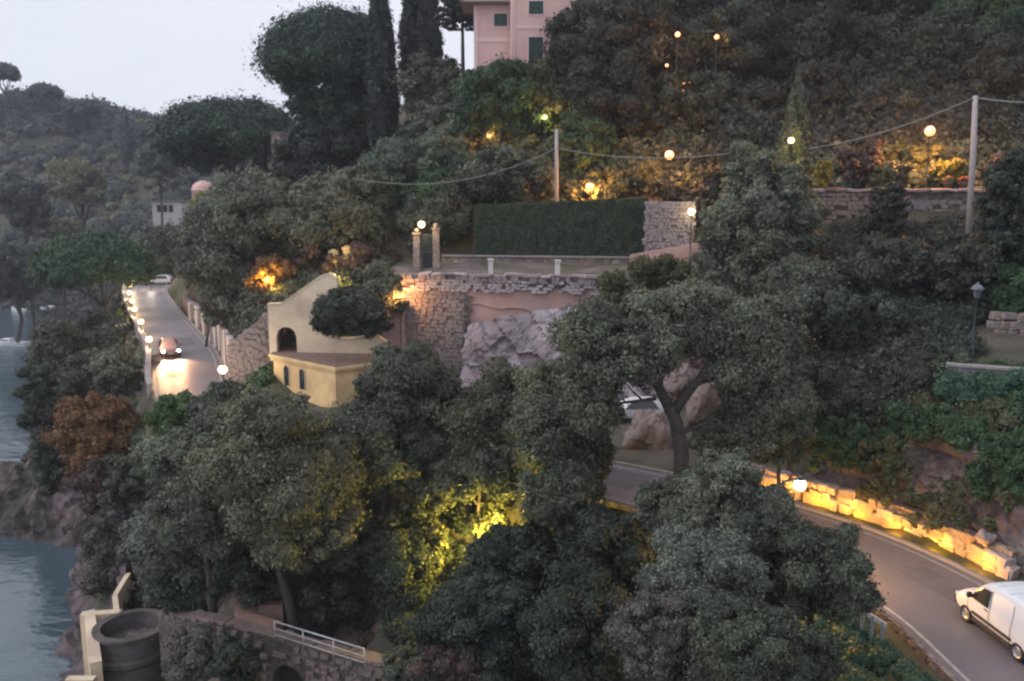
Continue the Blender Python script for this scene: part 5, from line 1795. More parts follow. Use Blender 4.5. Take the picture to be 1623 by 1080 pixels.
def boat(px, py, L, rz, label):
    p = atz(px, py, -17)
    root = empty('motor_boat', (p.x, p.y, -17), rz, label=label, cat='boat', group='boats moored in the cove')
    bm = bmesh.new(); rings = []
    for f, w, z0, z1 in ((0, .42, -.1, .75), (.3, .5, -.2, .75), (.6, .47, -.2, .85), (.85, .28, -.1, 1.0), (1, .03, .3, 1.15)):
        y = (f - .5) * L; w *= L * .34
        rings.append([bm.verts.new(c) for c in ((-w, y, z1), (-w * .75, y, z0 + .1), (0, y, z0 - .15), (w * .75, y, z0 + .1), (w, y, z1))])
    for r0, r1 in zip(rings, rings[1:]):
        for k in range(4): bm.faces.new((r0[k], r0[k + 1], r1[k + 1], r1[k]))
    bm.faces.new(rings[0])
    bm_obj('hull', bm, M_white, root)
    bm = bmesh.new()
    vsn = []
    for r_ in ((-.42, 0), (-.1, 0)): pass
    pts = [(-.14 * L, -.45 * L, .7), (.14 * L, -.45 * L, .7), (.16 * L, .1 * L, .75), (.08 * L, .35 * L, .9), (-.08 * L, .35 * L, .9), (-.16 * L, .1 * L, .75)]
    bm.faces.new([bm.verts.new(c) for c in pts]); bm_obj('deck', bm, M_white, root)
    bm = bmesh.new(); box(bm, -.1 * L, .1 * L, -.1 * L, .14 * L, .75, 1.5, bev=.08); bm_obj('cabin', bm, M_white, root)
    bm = bmesh.new(); box(bm, -.105 * L, .105 * L, -.06 * L, .145 * L, 1.1, 1.34); bm_obj('cabin_window', bm, M_glass, root)


boat(82, 494, 7, 1.3, 'white motor boat moored on the teal water near the left shore')
boat(14, 548, 8, 1.5, 'white motor boat on pale water at the left edge')
boat(28, 494, 6, 1.0, 'small white boat farther out in the teal cove')


# ================================================================== vegetation
# ---- foreground, seaward of the road
T = tree
T((232, 640, 420, 900), 43, 'oak', 'broad grey green oak at the left of the foreground row, above the turret slope', sub=[(262, 700, 350, 830)], group='holm oaks below the road')
T((330, 625, 560, 880), 41.5, 'holm', 'large grey green oak with lobed crown, front centre left', sub=[(370, 618, 500, 710), (400, 760, 560, 905)], n=62, group='holm oaks below the road')
T((520, 590, 700, 800), 44, 'oakdark', 'grey oak behind the yellow lit leaves, below the yellow house', sub=[(560, 535, 715, 680)], n=50, group='holm oaks below the road')
T((690, 580, 900, 790), 44.5, 'holm', 'rounded grey oak in the middle, under the rock outcrop', sub=[(820, 560, 950, 700), (700, 690, 800, 770)], n=55, group='holm oaks below the road')
T((190, 770, 345, 965), 45.5, 'silver', 'small bluish grey oak leaning over the turret steps', pr=.34)
T((800, 600, 985, 790), 41.5, 'oakdark', 'dark grey oak whose right side touches the oak with the forked trunk', n=40)
T((598, 770, 735, 945), 42.2, 'olive', 'ivy covered tree with leaves lit bright yellow by a hidden lamp', gap=.25, pr=.26, dens=.9, leafpx=6.5, core=.55)
T((728, 752, 836, 880), 43.0, 'olive', 'small tree with a bright yellow lit tip right of the ivy', gap=.35, pr=.26, leafpx=6.5, core=.5)
T((722, 812, 905, 960), 38.2, 'dark', 'dark shaded tree right of the yellow lit leaves', gap=.15, core=.7)
T((670, 890, 860, 1075), 35, 'dark', 'dark green bushy tree at the bottom centre', sub=[(720, 960, 880, 1100)], n=40)
T((820, 880, 1010, 1100), 33, 'dark', 'deep green tree at bottom centre right with one orange lit patch', n=40)
T((880, 790, 1060, 960), 37, 'dark', 'blackish bush in deep shade just below the road', n=34)
T((430, 780, 640, 920), 44, 'oakdark', 'low brownish oak crown over the dark hollow above the railing', n=30)
T((240, 860, 470, 985), 46, 'dark', 'dark thicket filling the hollow behind the arched wall', n=30, cat='thicket', name='thicket')
T((430, 880, 660, 1000), 43.5, 'dark', 'black shaded thicket right behind the metal railing', n=30, cat='thicket', name='thicket')
T((600, 920, 740, 1040), 40.5, 'dark', 'dark thicket under the yellow lit ivy', n=24, cat='thicket', name='thicket')

T((1010, 745, 1130, 860), 31, 'oakdark', 'low grey bush covering the foot of the forked oak', n=34, name='large_shrub', cat='shrub')
T((1180, 640, 1290, 740), 39.5, 'oakdark', 'small grey tree across the road right of the forked oak', n=30)
T((300, 840, 480, 950), 43.2, 'dark', 'dark low bush filling the shade left of the railing', n=26, name='large_shrub', cat='shrub')
T((560, 840, 700, 960), 41.2, 'dark', 'dark low bush beyond the right end of the railing', n=26, name='large_shrub', cat='shrub')
T((690, 700, 830, 800), 42.2, 'oakdark', 'dark foliage closing the gap above the yellow lit leaves', n=34)
T((820, 730, 960, 850), 38.8, 'oakdark', 'dark foliage between the lit leaves and the visible stretch of road', n=38)
T((640, 740, 740, 810), 42.8, 'oakdark', 'small brownish crown just left of the lit ivy top', n=24)
T((255, 985, 350, 1090), 38.5, 'purple', 'greyish scrub in front of the arched wall beside the turret', n=24, name='large_shrub', cat='shrub', gap=.15)
T((330, 1005, 420, 1090), 37.5, 'dark', 'dark ivy clump hanging over the arched wall left of its arch', n=22, name='large_shrub', cat='shrub', gap=.1)
T((640, 1010, 780, 1100), 33.9, 'wine', 'reddish brown scrub over the right end of the arched wall', n=22, name='large_shrub', cat='shrub', gap=.2)
T((600, 1020, 720, 1100), 34.4, 'oakdark', 'dim shrub at the bottom edge below the railing', n=24, name='large_shrub', cat='shrub', gap=.15)
# creeper hanging over the rock cutting
def patches(name, label, cat, regs, leaf, Y, rr, seed, leafpx=4.2, core=.8):
    rg_ = np.random.default_rng(seed); pf_ = []
    for (x0, y0, x1, y1, Ya, Yb, n_) in regs:
        for _ in range(n_):
            f, g_ = rg_.random(), rg_.random(); r_ = rg_.uniform(*rr)
            q_ = at(x0 + (x1 - x0) * f, y0 + (y1 - y0) * g_, Ya + (Yb - Ya) * f + (1 - g_) * .8); pf_.append([*q_, r_, r_, r_ * .9])
    return tag(puffs_mesh(name, pf_, Y, LM(leaf), None, core=core, leafpx=leafpx), label, cat)


patches('creeper', 'green creeper hanging over the top of the rock cutting at right', 'creeper', [(1560, 690, 1660, 735, 34, 31, 26), (1500, 670, 1560, 705, 36, 34.5, 16), (1400, 640, 1500, 705, 39, 37, 34), (1545, 735, 1575, 790, 34, 34, 10), (1280, 660, 1400, 740, 41, 39, 40), (1590, 690, 1660, 780, 33, 31, 22)], 'green', 35, (.22, .45), 71)
patches('weeds', 'olive weeds growing in streaks down the rock cutting', 'weeds', [(1580, 720, 1623, 800, 33, 32, 18), (1400, 690, 1450, 800, 37, 36, 26), (1360, 700, 1420, 790, 39, 37.5, 26), (1480, 800, 1600, 850, 33.5, 31.5, 10), (1440, 765, 1530, 835, 35.6, 34.0, 34)], 'olive', 35, (.14, .3), 72, core=.6)
# front right clump
T((1060, 742, 1264, 910), 27.5, 'oak', 'grey green tree below the white street lamp', sub=[(1090, 700, 1215, 790)], n=54, pr=.27)
T((1010, 820, 1215, 1010), 25.5, 'silver', 'pale tipped grey tree at the front right, left of its neighbours', n=56, pr=.27, sub=[(1090, 850, 1180, 950)])
T((1190, 812, 1392, 1000), 26.5, 'oakdark', 'darker grey tree hanging over the road edge at right', n=56, pr=.27)
T((965, 930, 1130, 1100), 23.5, 'purple', 'purplish grey shrub at the bottom, left of the front right trees', n=46, pr=.26, gap=.15, name='large_shrub', cat='shrub')
T((1090, 930, 1290, 1130), 22.5, 'oakdark', 'dark grey green bush at the very bottom, right of centre', n=50, pr=.26, name='large_shrub', cat='shrub')
T((1220, 985, 1335, 1110), 23.5, 'oakdark', 'brownish bush beside the green bank at the bottom right', n=36, pr=.27, gap=.1, name='large_shrub', cat='shrub')

# the big oak with a visible forked trunk
oy = 36.5
SEED[0] += 1
ob = at(1084, 770, oy); og = gz(ob.x, ob.y)
ok_ = empty('holm_oak', (ob.x, ob.y, og), label='spreading oak with a dark forked trunk standing at the near road edge', cat='oak')
o = Vector((ob.x, ob.y, og))
pf = []
for (x0, y0, x1, y1, dy, nn) in ((885, 478, 1090, 600, 0, 34), (1000, 452, 1200, 570, 1.2, 34), (1120, 480, 1268, 620, .3, 30), (895, 560, 985, 690, .3, 16), (1150, 570, 1275, 720, .6, 30), (1100, 640, 1215, 735, 1.6, 16), (945, 540, 1060, 622, 1.8, 12), (1190, 460, 1262, 540, 0, 10)):
    c = at((x0 + x1) / 2, (y0 + y1) / 2, oy + dy) - o
    rx, rz = (x1 - x0) / 2 * oy / F, (y1 - y0) / 2 * oy / F
    pf += crown_puffs(c, (rx, max(rx, 1.2) * .8, rz), nn, .42, seed=int(x0), inner=False)
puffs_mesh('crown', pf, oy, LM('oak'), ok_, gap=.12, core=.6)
P_ = lambda x, y, dy=0: at(x, y, oy + dy) - o
bm = bmesh.new(); tube(bm, [Vector((0, 0, -.5)), P_(1080, 720), P_(1072, 670), P_(1062, 645)], [.40, .33, .29, .27], 12); bm_obj('trunk', bm, M_bark, ok_, True)
for pts, r0, r1 in (([P_(1064, 655), P_(1045, 615, .1), P_(1020, 590, .2), P_(990, 545, .3), P_(950, 510)], .24, .06), ([P_(1066, 655), P_(1088, 625), P_(1108, 602, -.2), P_(1135, 560), P_(1165, 520)], .26, .06),
                    ([P_(1045, 618), P_(1050, 570), P_(1062, 520)], .15, .05), ([P_(1040, 632), P_(1010, 636), P_(975, 640), P_(940, 628)], .09, .03),
                    ([P_(1020, 636), P_(1004, 622), P_(990, 606)], .05, .02), ([P_(1108, 604), P_(1150, 600), P_(1200, 585)], .13, .04), ([P_(1072, 690), P_(1120, 670), P_(1170, 680)], .11, .03), ([P_(1022, 592), P_(985, 585), P_(930, 580)], .09, .03)):
    n_ = len(pts); bm = bmesh.new(); tube(bm, pts, [r0 + (r1 - r0) * k / (n_ - 1) for k in range(n_)], 8); bm_obj('limb', bm, M_bark, ok_, True)

# ---- left slope
T((92, 620, 222, 760), 62, 'rust', 'rust brown autumn bush left of the masonry pier', n=44, name='large_shrub', cat='shrub', core=.75)
T((120, 700, 215, 830), 60, 'wine', 'dark wine brown shrub under the rusty bush', n=26, name='large_shrub', cat='shrub')
T((86, 548, 160, 665), 72, 'oakdark', 'rounded dark green tree left of the road parapet', n=26)
T((140, 540, 222, 640), 70.5, 'oak', 'rounded olive green tree touching the road parapet', n=26)
T((28, 560, 112, 700), 87, 'dark', 'dark tree standing against the pale water', n=34)
T((45, 498, 130, 600), 92, 'oakdark', 'dark tree just above the cove behind the one against the water', n=30)
T((48, 660, 120, 800), 81, 'dark', 'dark leafy tree on the rocky point below the rusty bush', n=30)
T((238, 618, 315, 712), 56.5, 'bright', 'bright green bush lit beside the road bend', n=26, name='large_shrub', cat='shrub')
T((232, 670, 330, 790), 55, 'green', 'green shrub between the masonry pier and the oaks', n=28, name='large_shrub', cat='shrub')
T((300, 600, 400, 690), 53, 'oakdark', 'dark oak tip in front of the road lamp', n=26)
T((385, 645, 500, 715), 50, 'oakdark', 'grey oak hiding the foot of the yellow house', n=28)
T((120, 790, 230, 960), 56, 'purple', 'greyish bush clinging to the sea cliff', gap=.1, n=30, name='large_shrub', cat='shrub')
T((160, 700, 260, 830), 57, 'oakdark', 'dark shrub at the top of the sea cliff', n=28, name='large_shrub', cat='shrub')
umbrella_pine((74, 368, 228, 470), 104, 'wide green pine with a slender leaning trunk beside the lamp row', leaf='green', base=(192, 545), nb=7, tr=.3)
T((180, 470, 212, 515), 112, 'dark', 'small dark clipped bush beside the lawn', n=12, name='bush', cat='bush')

# ---- mid left, above the far road
T((292, 285, 470, 470), 77, 'oak', 'big grey green oak above the far road wall', n=60, sub=[(300, 380, 400, 530), (340, 440, 420, 535)], pr=.27)
T((430, 268, 650, 440), 76, 'holm', 'widest grey oak crown left of the gate pillars', n=66, sub=[(470, 265, 600, 330)], pr=.25)
T((392, 395, 470, 500), 71.5, 'rust', 'brownish leaves lit yellow orange by the lamp near the gable', n=26, gap=.2, name='large_shrub', cat='shrub')
T((488, 458, 622, 538), 62.0, 'dark', 'round dark tree overhanging the house wall', n=34, pr=.36, base=(-12.6, 68.2), sub=[(560, 470, 625, 540)])
T((560, 410, 645, 520), 65.2, 'oakdark', 'brown green tree between the house and the great wall', n=26)
T((470, 380, 640, 450), 72.5, 'wine', 'dark purple brown undergrowth above the house gable', n=26, name='large_shrub', cat='shrub')
T((290, 320, 340, 440), 84, 'olive', 'brownish olive tree at the left end of the grey oaks', n=24)
T((300, 305, 342, 350), 95, 'yellow', 'small yellow green tree below the pink pavilion', n=16)
T((640, 290, 752, 400), 74.5, 'oakdark', 'dark green tree behind the gate pillars', n=34)
T((570, 218, 742, 320), 80, 'sage', 'pale green flowering shrub bank below the villa garden', n=50, sub=[(600, 215, 720, 275)], name='large_shrub', cat='shrub')
T((600, 270, 760, 350), 77, 'green', 'mid green bush under the pale flowering bank', n=34, name='large_shrub', cat='shrub')
T((740, 235, 880, 330), 76, 'oakdark', 'dark tree left of the thin pole', n=40)
T((880, 170, 985, 320), 79, 'green', 'dull green tree right of the thin pole', n=40)
T((716, 100, 888, 235), 86.5, 'green', 'round green tree in front of the villa', n=56, sub=[(722, 120, 770, 200)], pr=.27)
T((815, 100, 905, 200), 85, 'olive', 'thin brown green tree in front of the villa shutters', n=30, gap=.4, core=0, pr=.3)
T((636, 88, 742, 220), 97, 'oakdark', 'bluish green tree between the cypress and the villa', n=40)

# tall hilltop trees
umbrella_pine((448, 18, 600, 150), 104, 'tallest stone pine at the left end of the hilltop row', leaf='pine', base=(520, 330), nb=8, tr=.5, lobes=[(452, 120, 520, 215), (500, 60, 590, 240), (520, 200, 600, 330), (455, 215, 520, 250)], gap=.3)
column_tree((582, -50, 636, 320), 98, 'cypress', 'tallest dark cypress beside the stone pine')
column_tree((634, -60, 674, 165), 108, 'cypress', 'slim cypress of the close pair, left one')
column_tree((660, -60, 702, 160), 107, 'cypress', 'slim cypress of the close pair, right one')
T((440, 200, 600, 330), 101, 'cypress', 'dark undergrowth tree below the tallest pine', n=40, gap=.1)
umbrella_pine((268, 156, 466, 262), 128, 'wide umbrella pine with sky showing under its right side', leaf='pine', base=(380, 300), nb=9, tr=.4, lobes=[(275, 205, 395, 275)])
column_tree((402, 222, 428, 285), 121, 'cypress', 'small black cypress in the gap under the umbrella pine')
T((425, 250, 480, 300), 112, 'oakdark', 'low dark bush beside the beige building', n=16, name='bush', cat='bush')
# spiky conifer by the villa
mk = at(715, 60, 96)
root = empty('araucaria', (mk.x + 1.2, 96, gz(mk.x + 1.2, 96)), label='conifer with open tiered branches left of the villa roof', cat='conifer')
bm = bmesh.new(); zt2 = at(730, -40, 96).z - root.location.z
tube(bm, [(0, 0, -.3), (0, 0, zt2)], [.25, .08], 8); bm_obj('trunk', bm, M_bark, root, True)
pf = []
for k in range(14):
    z = zt2 * (.55 + .45 * k / 13)
    for j in range(6):
        a_ = j * 1.047 + k * .5; Lb = 2.6 * (1.15 - k / 14)
        for f in (.35, .6, .85, 1.05): pf.append([math.cos(a_) * Lb * f, math.sin(a_) * Lb * f, z + f * .55, .32, .32, .12])
puffs_mesh('crown', pf, 96, LM('cypress'), root, core=.6, leafpx=4)

# ---- dark wood, upper right: individual crowns in front, one mass behind
WOOD = [((872, -30, 1060, 150), 84, 'forest', 'big dark crown covering the right side of the villa'), ((882, 90, 1010, 215), 83, 'forest', 'dark crown below the villa corner'),
        ((1000, 60, 1160, 230), 90, 'forest', 'dark crown around the highest orange lamps'), ((980, 150, 1100, 260), 85, 'forest', 'small dark crown left of the cable lamp'),
        ((1120, -40, 1300, 150), 95, 'dark', 'blackish crown at the top, right of the high lamps'), ((1100, 130, 1240, 250), 86, 'forest', 'dark crown behind the pointed cypress tip'),
        ((1280, -40, 1450, 130), 94, 'dark', 'blackish crown at the top right of centre'), ((1290, 90, 1430, 220), 84, 'forest', 'dark crown above the upper terrace, left part'),
        ((1430, -40, 1640, 120), 88, 'green', 'dark green crown in the top right corner'), ((1400, 80, 1560, 185), 82, 'dark', 'blackish crown above the tall pole'),
        ((1540, 60, 1680, 200), 78, 'forest', 'dark crown right of the tall pole'), ((1200, 60, 1320, 180), 88, 'forest', 'dark crown above the pointed tip')]
rgw = np.random.default_rng(77)
for row, (yc, hh_, Yw_) in enumerate(((15, 95, 92), (95, 80, 85.5), (168, 60, 79.5))):
    for k in range(8):
        xc = 915 + k * 102 + row * 34 + rgw.uniform(-14, 14); hw = rgw.uniform(66, 92)
        if xc - hw < 885: hw = xc - 885
        y_ = yc + rgw.uniform(-16, 16)
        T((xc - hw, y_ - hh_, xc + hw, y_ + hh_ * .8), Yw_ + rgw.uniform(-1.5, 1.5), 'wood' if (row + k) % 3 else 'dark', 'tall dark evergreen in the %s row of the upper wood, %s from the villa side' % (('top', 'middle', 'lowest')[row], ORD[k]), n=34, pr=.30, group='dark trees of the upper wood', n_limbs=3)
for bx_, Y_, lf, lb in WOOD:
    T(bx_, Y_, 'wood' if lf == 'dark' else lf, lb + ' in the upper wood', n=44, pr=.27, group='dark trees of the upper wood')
P2 = lambda px, Y: (at(px, 300, Y).x, Y)
cover('woodland', 'dense dark wood covering the upper right hillside', None, 'wood', 520, 3.4, world=[P2(905, 97), P2(1200, 95), P2(1700, 92), P2(1900, 130), P2(1500, 150), P2(930, 125)], seed=21, leafpx=7, dens=.5)
cover('woodland', 'dark trees massed on the crest behind the villa', None, 'wood', 120, 3.2, world=[P2(880, 120), P2(1800, 120), P2(1900, 175), P2(870, 150)], seed=22, leafpx=8, dens=.5)

# upper terrace shrubs under the orange lamps
for bx_, Y_, lf, lb in (((1272, 255, 1322, 300), 64.5, 'yellow', 'yellow green shrub lit at the left end of the upper terrace'), ((1380, 252, 1436, 300), 65, 'olive', 'orange lit olive shrub in the middle of the upper terrace'),
                        ((1480, 250, 1538, 292), 65.5, 'yellow', 'yellow shrub behind the tall pole on the terrace'), ((1330, 225, 1400, 300), 67.5, 'wine', 'brown shrub on the terrace bank left of the brightest lamp'),
                        ((1430, 225, 1500, 285), 69, 'olive', 'lit shrub directly below the brightest terrace lamp'), ((1560, 240, 1640, 300), 66, 'wine', 'brown shrub at the right end of the upper terrace'),
                        ((980, 250, 1060, 318), 75.5, 'olive', 'olive shrub below the orange cable lamp'), ((1060, 262, 1130, 322), 74, 'olive', 'orange tinted shrub above the rubble wall'),
                        ((880, 285, 985, 330), 77.5, 'olive', 'olive shrub glowing behind the clipped hedge lamp'), ((1130, 200, 1200, 300), 76, 'forest', 'dim tree right of the cable lamp')):
    T(bx_, Y_, lf, lb, n=18, name='shrub', cat='shrub', tr=.08)
cover('undergrowth', 'brown leafy undergrowth on the bank above the upper terrace', None, 'oakdark', 420, 1.0, world=[(17, 66.5), (44, 67), (46, 80), (12, 80)], seed=23, leafpx=6)
cover('undergrowth', 'olive undergrowth behind the clipped hedge', None, 'olive', 220, 1.1, world=[(-8, 77), (15, 75), (15, 84), (-10, 86)], seed=24, leafpx=6)
cover('undergrowth', 'dark green growth on the slope around the villa garden', None, 'oakdark', 160, 1.4, world=[(-26, 82), (-10, 78), (2, 86), (2, 98), (-24, 112), (-32, 100)], seed=25, leafpx=6, dens=.7)
cover('undergrowth', 'dim dark growth climbing from the terrace into the wood', None, 'wood', 260, 1.3, world=[(13, 71), (46, 74), (48, 79), (12, 77)], seed=26, leafpx=6, dens=.7)

# tall bushy tree at the centre right, pointed cypress tip behind
T((1100, 250, 1290, 510), 56, 'oak', 'tall bushy grey tree right of the lit globe lamp', n=70, pr=.25, sub=[(1150, 225, 1260, 330), (1110, 380, 1240, 500)])
column_tree((1232, 132, 1280, 300), 60, 'oakdark', 'pointed cypress tip rising behind the bushy tree')
T((1200, 400, 1345, 560), 50, 'oakdark', 'bluish grey tree on the slope below the bushy tree', n=44)
T((1265, 300, 1300, 370), 58, 'oakdark', 'small bush in front of the left end of the upper stone wall', n=14, name='bush', cat='bush')
T((1372, 290, 1440, 390), 58.5, 'forest', 'dark green bush breaking up the upper stone wall', n=24, name='large_shrub', cat='shrub')
T((1556, 222, 1680, 410), 50, 'dark', 'dark tree at the right edge below the pole', n=44, sub=[(1575, 330, 1660, 440)])
T((1330, 370, 1480, 470), 52, 'forest', 'spreading dark crown on the middle of the right slope', n=36)
T((1450, 370, 1600, 470), 51, 'forest', 'dark crown behind the unlit lantern', n=36)
T((1560, 400, 1680, 520), 49, 'green', 'green bush right of the unlit lantern', n=24, name='large_shrub', cat='shrub')
T((1300, 455, 1440, 560), 47, 'dark', 'blackish bush in the hollow of the right slope', n=34, name='large_shrub', cat='shrub')
T((1395, 510, 1480, 620), 45.5, 'forest', 'blue grey bush left of the ivy bank', n=26, name='large_shrub', cat='shrub')
T((1480, 555, 1545, 620), 42, 'oakdark', 'small grey bush at the left end of the garden wall', n=16, name='bush', cat='bush')
T((1180, 560, 1330, 700), 42.5, 'forest', 'dark bush just right of the forked oak', n=34, name='large_shrub', cat='shrub')

# ivy hedge hanging from the garden wall
SEED[0] += 1
pf = []
rg = np.random.default_rng(5)
for k in range(150):
    px, py = rg.uniform(1490, 1660), rg.uniform(598, 690)
    if py > 690 - max(0, (1500 - px)) * 2 + 0: continue
    q = at(px, py, 40.2 - (px - 1490) * .008 + (690 - py) * .006)
    r_ = rg.uniform(.28, .5); pf.append([*q, r_, r_, r_])
iv = puffs_mesh('ivy_bank', pf, 41, LM('teal'), None, core=.85, leafpx=4)
tag(iv, 'fresh green ivy hanging in a thick bank below the garden wall', 'ivy')
# undergrowth on the right slope
cover('undergrowth', 'dark tangled growth covering the right hand slope', None, 'forest', 760, 1.0, world=[(13, 51), (15, 45.5), (21, 42.5), (21, 52), (38, 53), (40, 60), (14, 60.5)], seed=31, dens=.8)
cover('undergrowth', 'dark bushes between the garden patio and the hollow', None, 'dark', 220, .8, world=[(17, 43), (21, 43.2), (23.2, 44.5), (23.5, 47), (27, 50), (27, 56), (17, 56)], seed=36)
cover('undergrowth', 'brown growth along the foot of the upper stone wall', None, 'wine', 160, .75, world=[(17, 57), (42, 56.5), (42, 60.6), (17, 60.6)], seed=37)
cover('undergrowth', 'olive green weeds on the slope above the lit roadside wall', None, 'olive', 520, .5, world=[(10.5, 50), (16.5, 43.8), (21, 38.5), (22.5, 38), (21.5, 43), (15, 51)], seed=32, dens=.7)
cover('undergrowth', 'green creeper patches over the top of the rock cutting', None, 'green', 120, .45, world=[(20.5, 41.5), (23.5, 35.5), (27, 31), (30, 35), (27, 41), (22, 43)], seed=33)
cover('undergrowth', 'rusty weeds between the boulders and the retaining wall', None, 'wine', 90, .5, world=[(11, 51), (14, 50), (15, 60), (12.5, 60)], seed=34)
# weeds stuck on the cutting and below the wall
cover('roadside_weeds', 'low weeds along the top of the lit roadside wall', None, 'olive', 90, .22, world=[tuple(offs(ri(31), 3.7)), tuple(offs(ri(36), 3.7)), tuple(offs(ri(44), 3.7)), tuple(offs(ri(44), 5)), tuple(offs(ri(36), 4.8)), tuple(offs(ri(31), 4.8))], seed=35) if False else None
# clipped hedge above the terrace wall
hA, hB = at(752, 365, 71.6), at(1026, 365, 69.6)
zlo, zhl, zhr = at(888, 411, 70.5).z, at(760, 327, 71.5).z, at(1010, 315, 69.7).z
hd = empty('clipped_hedge', (0, 0, 0), label='long clipped dark hedge with a flat top above the terrace wall', cat='hedge')
L_ = (hB - hA).length; n_ = 21000
d_ = (hB - hA).normalized(); nn_ = Vector((d_.y, -d_.x, 0))
P = np.zeros((n_, 3)); N = np.zeros((n_, 3))
for k in range(n_):
    f = RNG.random(); g_ = RNG.random(); side = RNG.random()
    top_z = zhl + (zhr - zhl) * f + .16 * noise.noise(Vector((f * 17, 0, 5)))
    lo_z = zlo + (.35 if f > .72 else 0) * (f - .72) * 3 + .12 * math.sin(f * 33)
    if side < .66:
        p = hA + d_ * (f * L_) + nn_ * (.04 + .22 * noise.noise(Vector((f * 22, g_ * 5, 0)))); z = lo_z + (top_z - lo_z) * g_; nrm = nn_
    elif side < .92:
        p = hA + d_ * (f * L_) - nn_ * (1.5 * g_); z = top_z + .05 * noise.noise(Vector((f * 40, g_ * 4, 3))); nrm = Vector((0, 0, 1))
    else:
        s_ = -1 if RNG.random() < .5 else 1
        p = (hA if s_ < 0 else hB) - nn_ * (1.5 * g_); g2 = RNG.random(); z = zlo + ((zhl if s_ < 0 else zhr) - zlo) * g2; nrm = d_ * s_
    P[k] = (p.x, p.y, z); N[k] = nrm
N += RNG.normal(size=N.shape) * .45; N /= np.linalg.norm(N, axis=1, keepdims=True)
V_, Q_, T_ = leaves(P, N, .20 * RNG.uniform(.7, 1.3, n_), np.clip(.35 + RNG.normal(size=n_) * .18, 0, 1))
TOTAL += 2 * n_
np_mesh('leaf_cover', V_, Q_, LM('hedge'), hd, tint=T_)
bm = bmesh.new(); wallbox(bm, hA.xy + Vector((0, .12)), hB.xy + Vector((0, .12)), 1.3, zlo + .1, zhl - .08, zlo + .3, zhr - .08); bm_obj('inner_mass', bm, LM('hedge'), hd)
# growth tumbling over the great wall, right part
pf = []
for k in range(70):
    px = rg.uniform(960, 1100); py = rg.uniform(415, 500) if px > 1000 else rg.uniform(440, 500)
    r_ = rg.uniform(.35, .7); q = at(px, py, 60.6 + rg.uniform(-.6, .6)); pf.append([*q, r_, r_, r_])
tag(puffs_mesh('creeper', pf, 60, LM('olive'), None, core=.7), 'olive creeper tumbling over the right end of the great wall', 'creeper')

# ---- ground covers on the seaward side
cover('undergrowth', 'dark scrub on the slope between the road and the foreground trees', None, 'dark', 260, .8, world=[(9, 38), (-2, 44), (-12, 49), (-20, 55), (-18, 46), (-6, 41.5), (4, 37), (9, 30)], seed=41, dens=.7)
cover('ground_cover', 'dense green ground cover on the bank beside the road', None, 'teal', 900, .34, world=[(12.6, 34.5), (13.6, 29), (14, 22), (13, 16), (8, 17), (8.5, 29), (10.5, 35)], seed=42, leafpx=4)
cover('undergrowth', 'mixed scrub on the sea cliff slope', None, 'oakdark', 170, .8, world=[(-23, 50), (-20.5, 54), (-25, 62), (-29, 72), (-34, 74), (-29, 62), (-25, 54)], seed=43, dens=.7)
cover('undergrowth', 'rusty scrub on the rocky point', None, 'wine', 150, .8, world=[(-35, 76), (-46, 82), (-62, 84), (-62, 90), (-46, 92), (-36, 84)], seed=44, dens=.7)
cover('undergrowth', 'dark scrub along the shore below the lawn', None, 'dark', 200, 1.4, world=[(-36, 84), (-46, 90), (-55, 100), (-58, 120), (-70, 150), (-62, 150), (-52, 118), (-44, 100), (-36, 88)], seed=45, dens=.6)
cover('undergrowth', 'scrub on the bank above the far road wall', None, 'oakdark', 170, 1.1, world=[(-19.5, 71), (-24, 76), (-31, 94), (-41, 112), (-34, 115), (-24, 96), (-17, 76)], seed=46, dens=.7)
cover('undergrowth', 'brown low growth on the lower terrace', None, 'wine', 60, .3, world=[(-14.5, 42.6), (-7, 39.6), (-2, 37.8), (-2, 40), (-8, 43), (-14, 44.5)], seed=47)
drape('lawn', [(-58, 121), (-52, 119), (-45.5, 104), (-40.5, 92.5), (-47, 92.5), (-53, 106)], M_lawn)
drape('terrace_path', [(-9.3, 67.2), (14.5, 61.9), (15.5, 68), (-9.3, 73)], mat('path_dust', (.12, .10, .10), (.20, .165, .16), 1.5, .5, .95, c3=(.09, .09, .06)))
drape('lower_terrace', [(-15.2, 41.5), (-6.6, 37.9), (-1, 36.2), (0, 40), (-8, 43.5), (-16, 45)], mat('lower_path', (.12, .09, .09), (.20, .155, .15), 1.5, .4, .95, c3=(.08, .075, .06)))

cover('undergrowth', 'dim growth on the ground just behind the house gable', None, 'oakdark', 110, .55, world=[(-17, 67.3), (-9.9, 67.0), (-9.9, 73), (-18, 75)], seed=48)
cover('undergrowth', 'low growth at the foot of the lilac stone wall', None, 'green', 34, .42, world=[(-20.2, 63.5), (-17.9, 62.5), (-17.6, 65.7), (-20, 66.1)], seed=50)
cover('undergrowth', 'scrub on the bank between the lilac wall and the grey oaks', None, 'oakdark', 90, .7, world=[(-25, 69.5), (-17.5, 67.9), (-17.5, 74), (-27, 80)], seed=49)
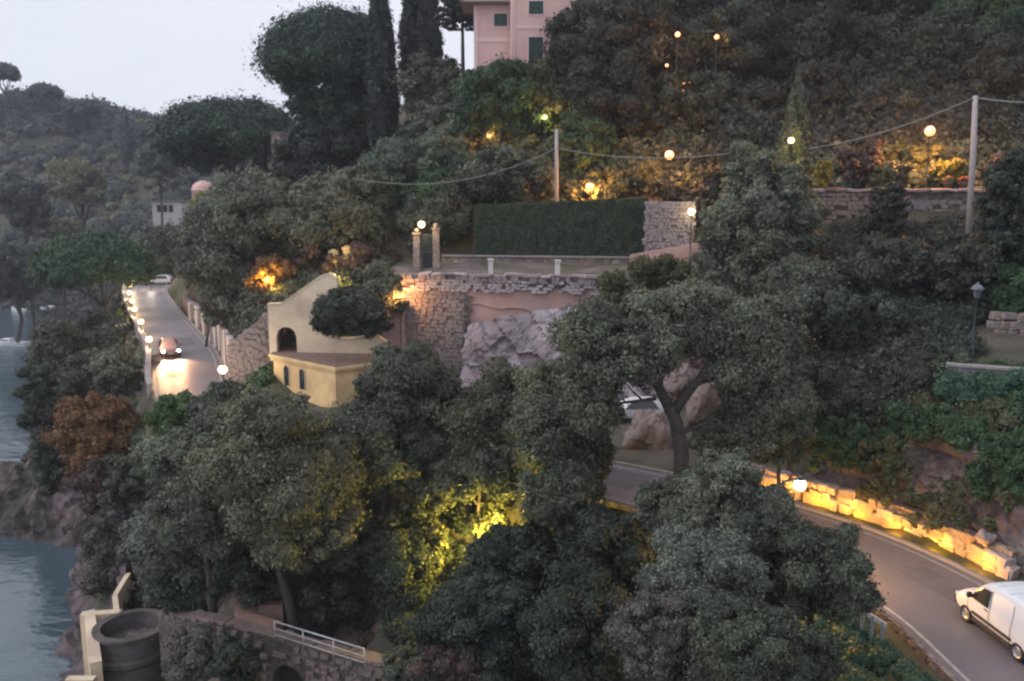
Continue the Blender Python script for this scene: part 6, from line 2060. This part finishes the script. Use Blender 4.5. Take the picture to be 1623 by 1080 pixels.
# ---- opposite hill
FARV = [('far', 620, 2.7, 'blue green scrub over the far hill', 51), ('farolive', 380, 2.2, 'olive bushes in rows on the far hill terraces', 52), ('fardark', 330, 3.4, 'darker trees scattered on the far hill', 53), ('purple', 70, 2.0, 'bare brownish scrub on the far hill', 54)]
for lf, n_, r_, lb, sd_ in FARV:
    cover('hillside_scrub', lb, None, lf, n_, r_, world=[(-56, 150), (-100, 255), (-190, 300), (-240, 345), (-140, 355), (-50, 360), (-20, 250), (-35, 165)], seed=sd_, leafpx=4.5, dens=.55)
cover('hillside_wood', 'dark wood on the left ridge against the sky', None, 'fardark', 130, 4.2, world=[(-240, 325), (-165, 322), (-135, 325), (-128, 345), (-165, 352), (-250, 355)], seed=55, leafpx=4.5, dens=.6)
cover('hillside_wood', 'blue dark wood at the left edge above the cove', None, 'fardark', 150, 3.4, world=[(-98, 200), (-104, 245), (-150, 280), (-175, 270), (-126, 236), (-112, 200)], seed=56, leafpx=4.5, dens=.6)
cover('hillside_wood', 'wood behind the road end and the parked cars', None, 'oakdark', 150, 2.6, world=[(-56, 140), (-72, 158), (-96, 225), (-60, 225), (-44, 150)], seed=57, leafpx=5, dens=.6)
umbrella_pine((-14, 100, 24, 133), 330, 'lone round pine on the ridge at the left edge', leaf='fardark', tr=.6, nb=5)
umbrella_pine((48, 132, 92, 162), 328, 'low pine standing on the highest part of the left ridge', leaf='fardark', tr=.6, nb=5)
umbrella_pine((108, 158, 154, 190), 325, 'leaning flat pine on the right shoulder of the ridge', leaf='fardark', tr=.6, nb=5)
column_tree((192, 175, 214, 258), 300, 'fardark', 'single pointed cypress on the saddle of the ridge')
umbrella_pine((224, 194, 262, 222), 300, 'small pine right of the pointed ridge cypress', leaf='fardark', tr=.5, nb=5)
umbrella_pine((250, 192, 290, 216), 290, 'small green pine close to the wide umbrella pine', leaf='far', tr=.5, nb=5)
T((212, 232, 290, 285), 220, 'far', 'round blue green tree in the middle of the valley side', n=24)
T((80, 250, 170, 330), 215, 'farolive', 'light olive terrace tree clump on the far hill', n=24)
T((0, 270, 75, 380), 190, 'fardark', 'large bluish tree at the left edge', n=34)
T((-20, 380, 70, 480), 180, 'fardark', 'dark blue tree above the teal cove at left', n=34)
T((225, 350, 300, 440), 150, 'oakdark', 'dark tree right of the wide green pine', n=30)
T((60, 340, 130, 390), 200, 'farolive', 'bright olive bush above the wide green pine', n=20)
print('foliage triangles', TOTAL)

# ------------------------------------------------------------------ air
hm = bpy.data.materials.new('haze_air'); hm.use_nodes = True
hn = hm.node_tree.nodes; hn.remove(hn['Principled BSDF'])
pv = hn.new('ShaderNodeVolumePrincipled'); pv.inputs['Color'].default_value = (.82, .86, 1, 1); pv.inputs['Density'].default_value = HAZE; pv.inputs['Anisotropy'].default_value = .2
hm.node_tree.links.new(pv.outputs['Volume'], hn['Material Output'].inputs['Volume'])
bm = bmesh.new(); box(bm, -520, 425, -110, 665, -34, 130); tag(bm_obj('haze', bm, hm), kind='stuff')
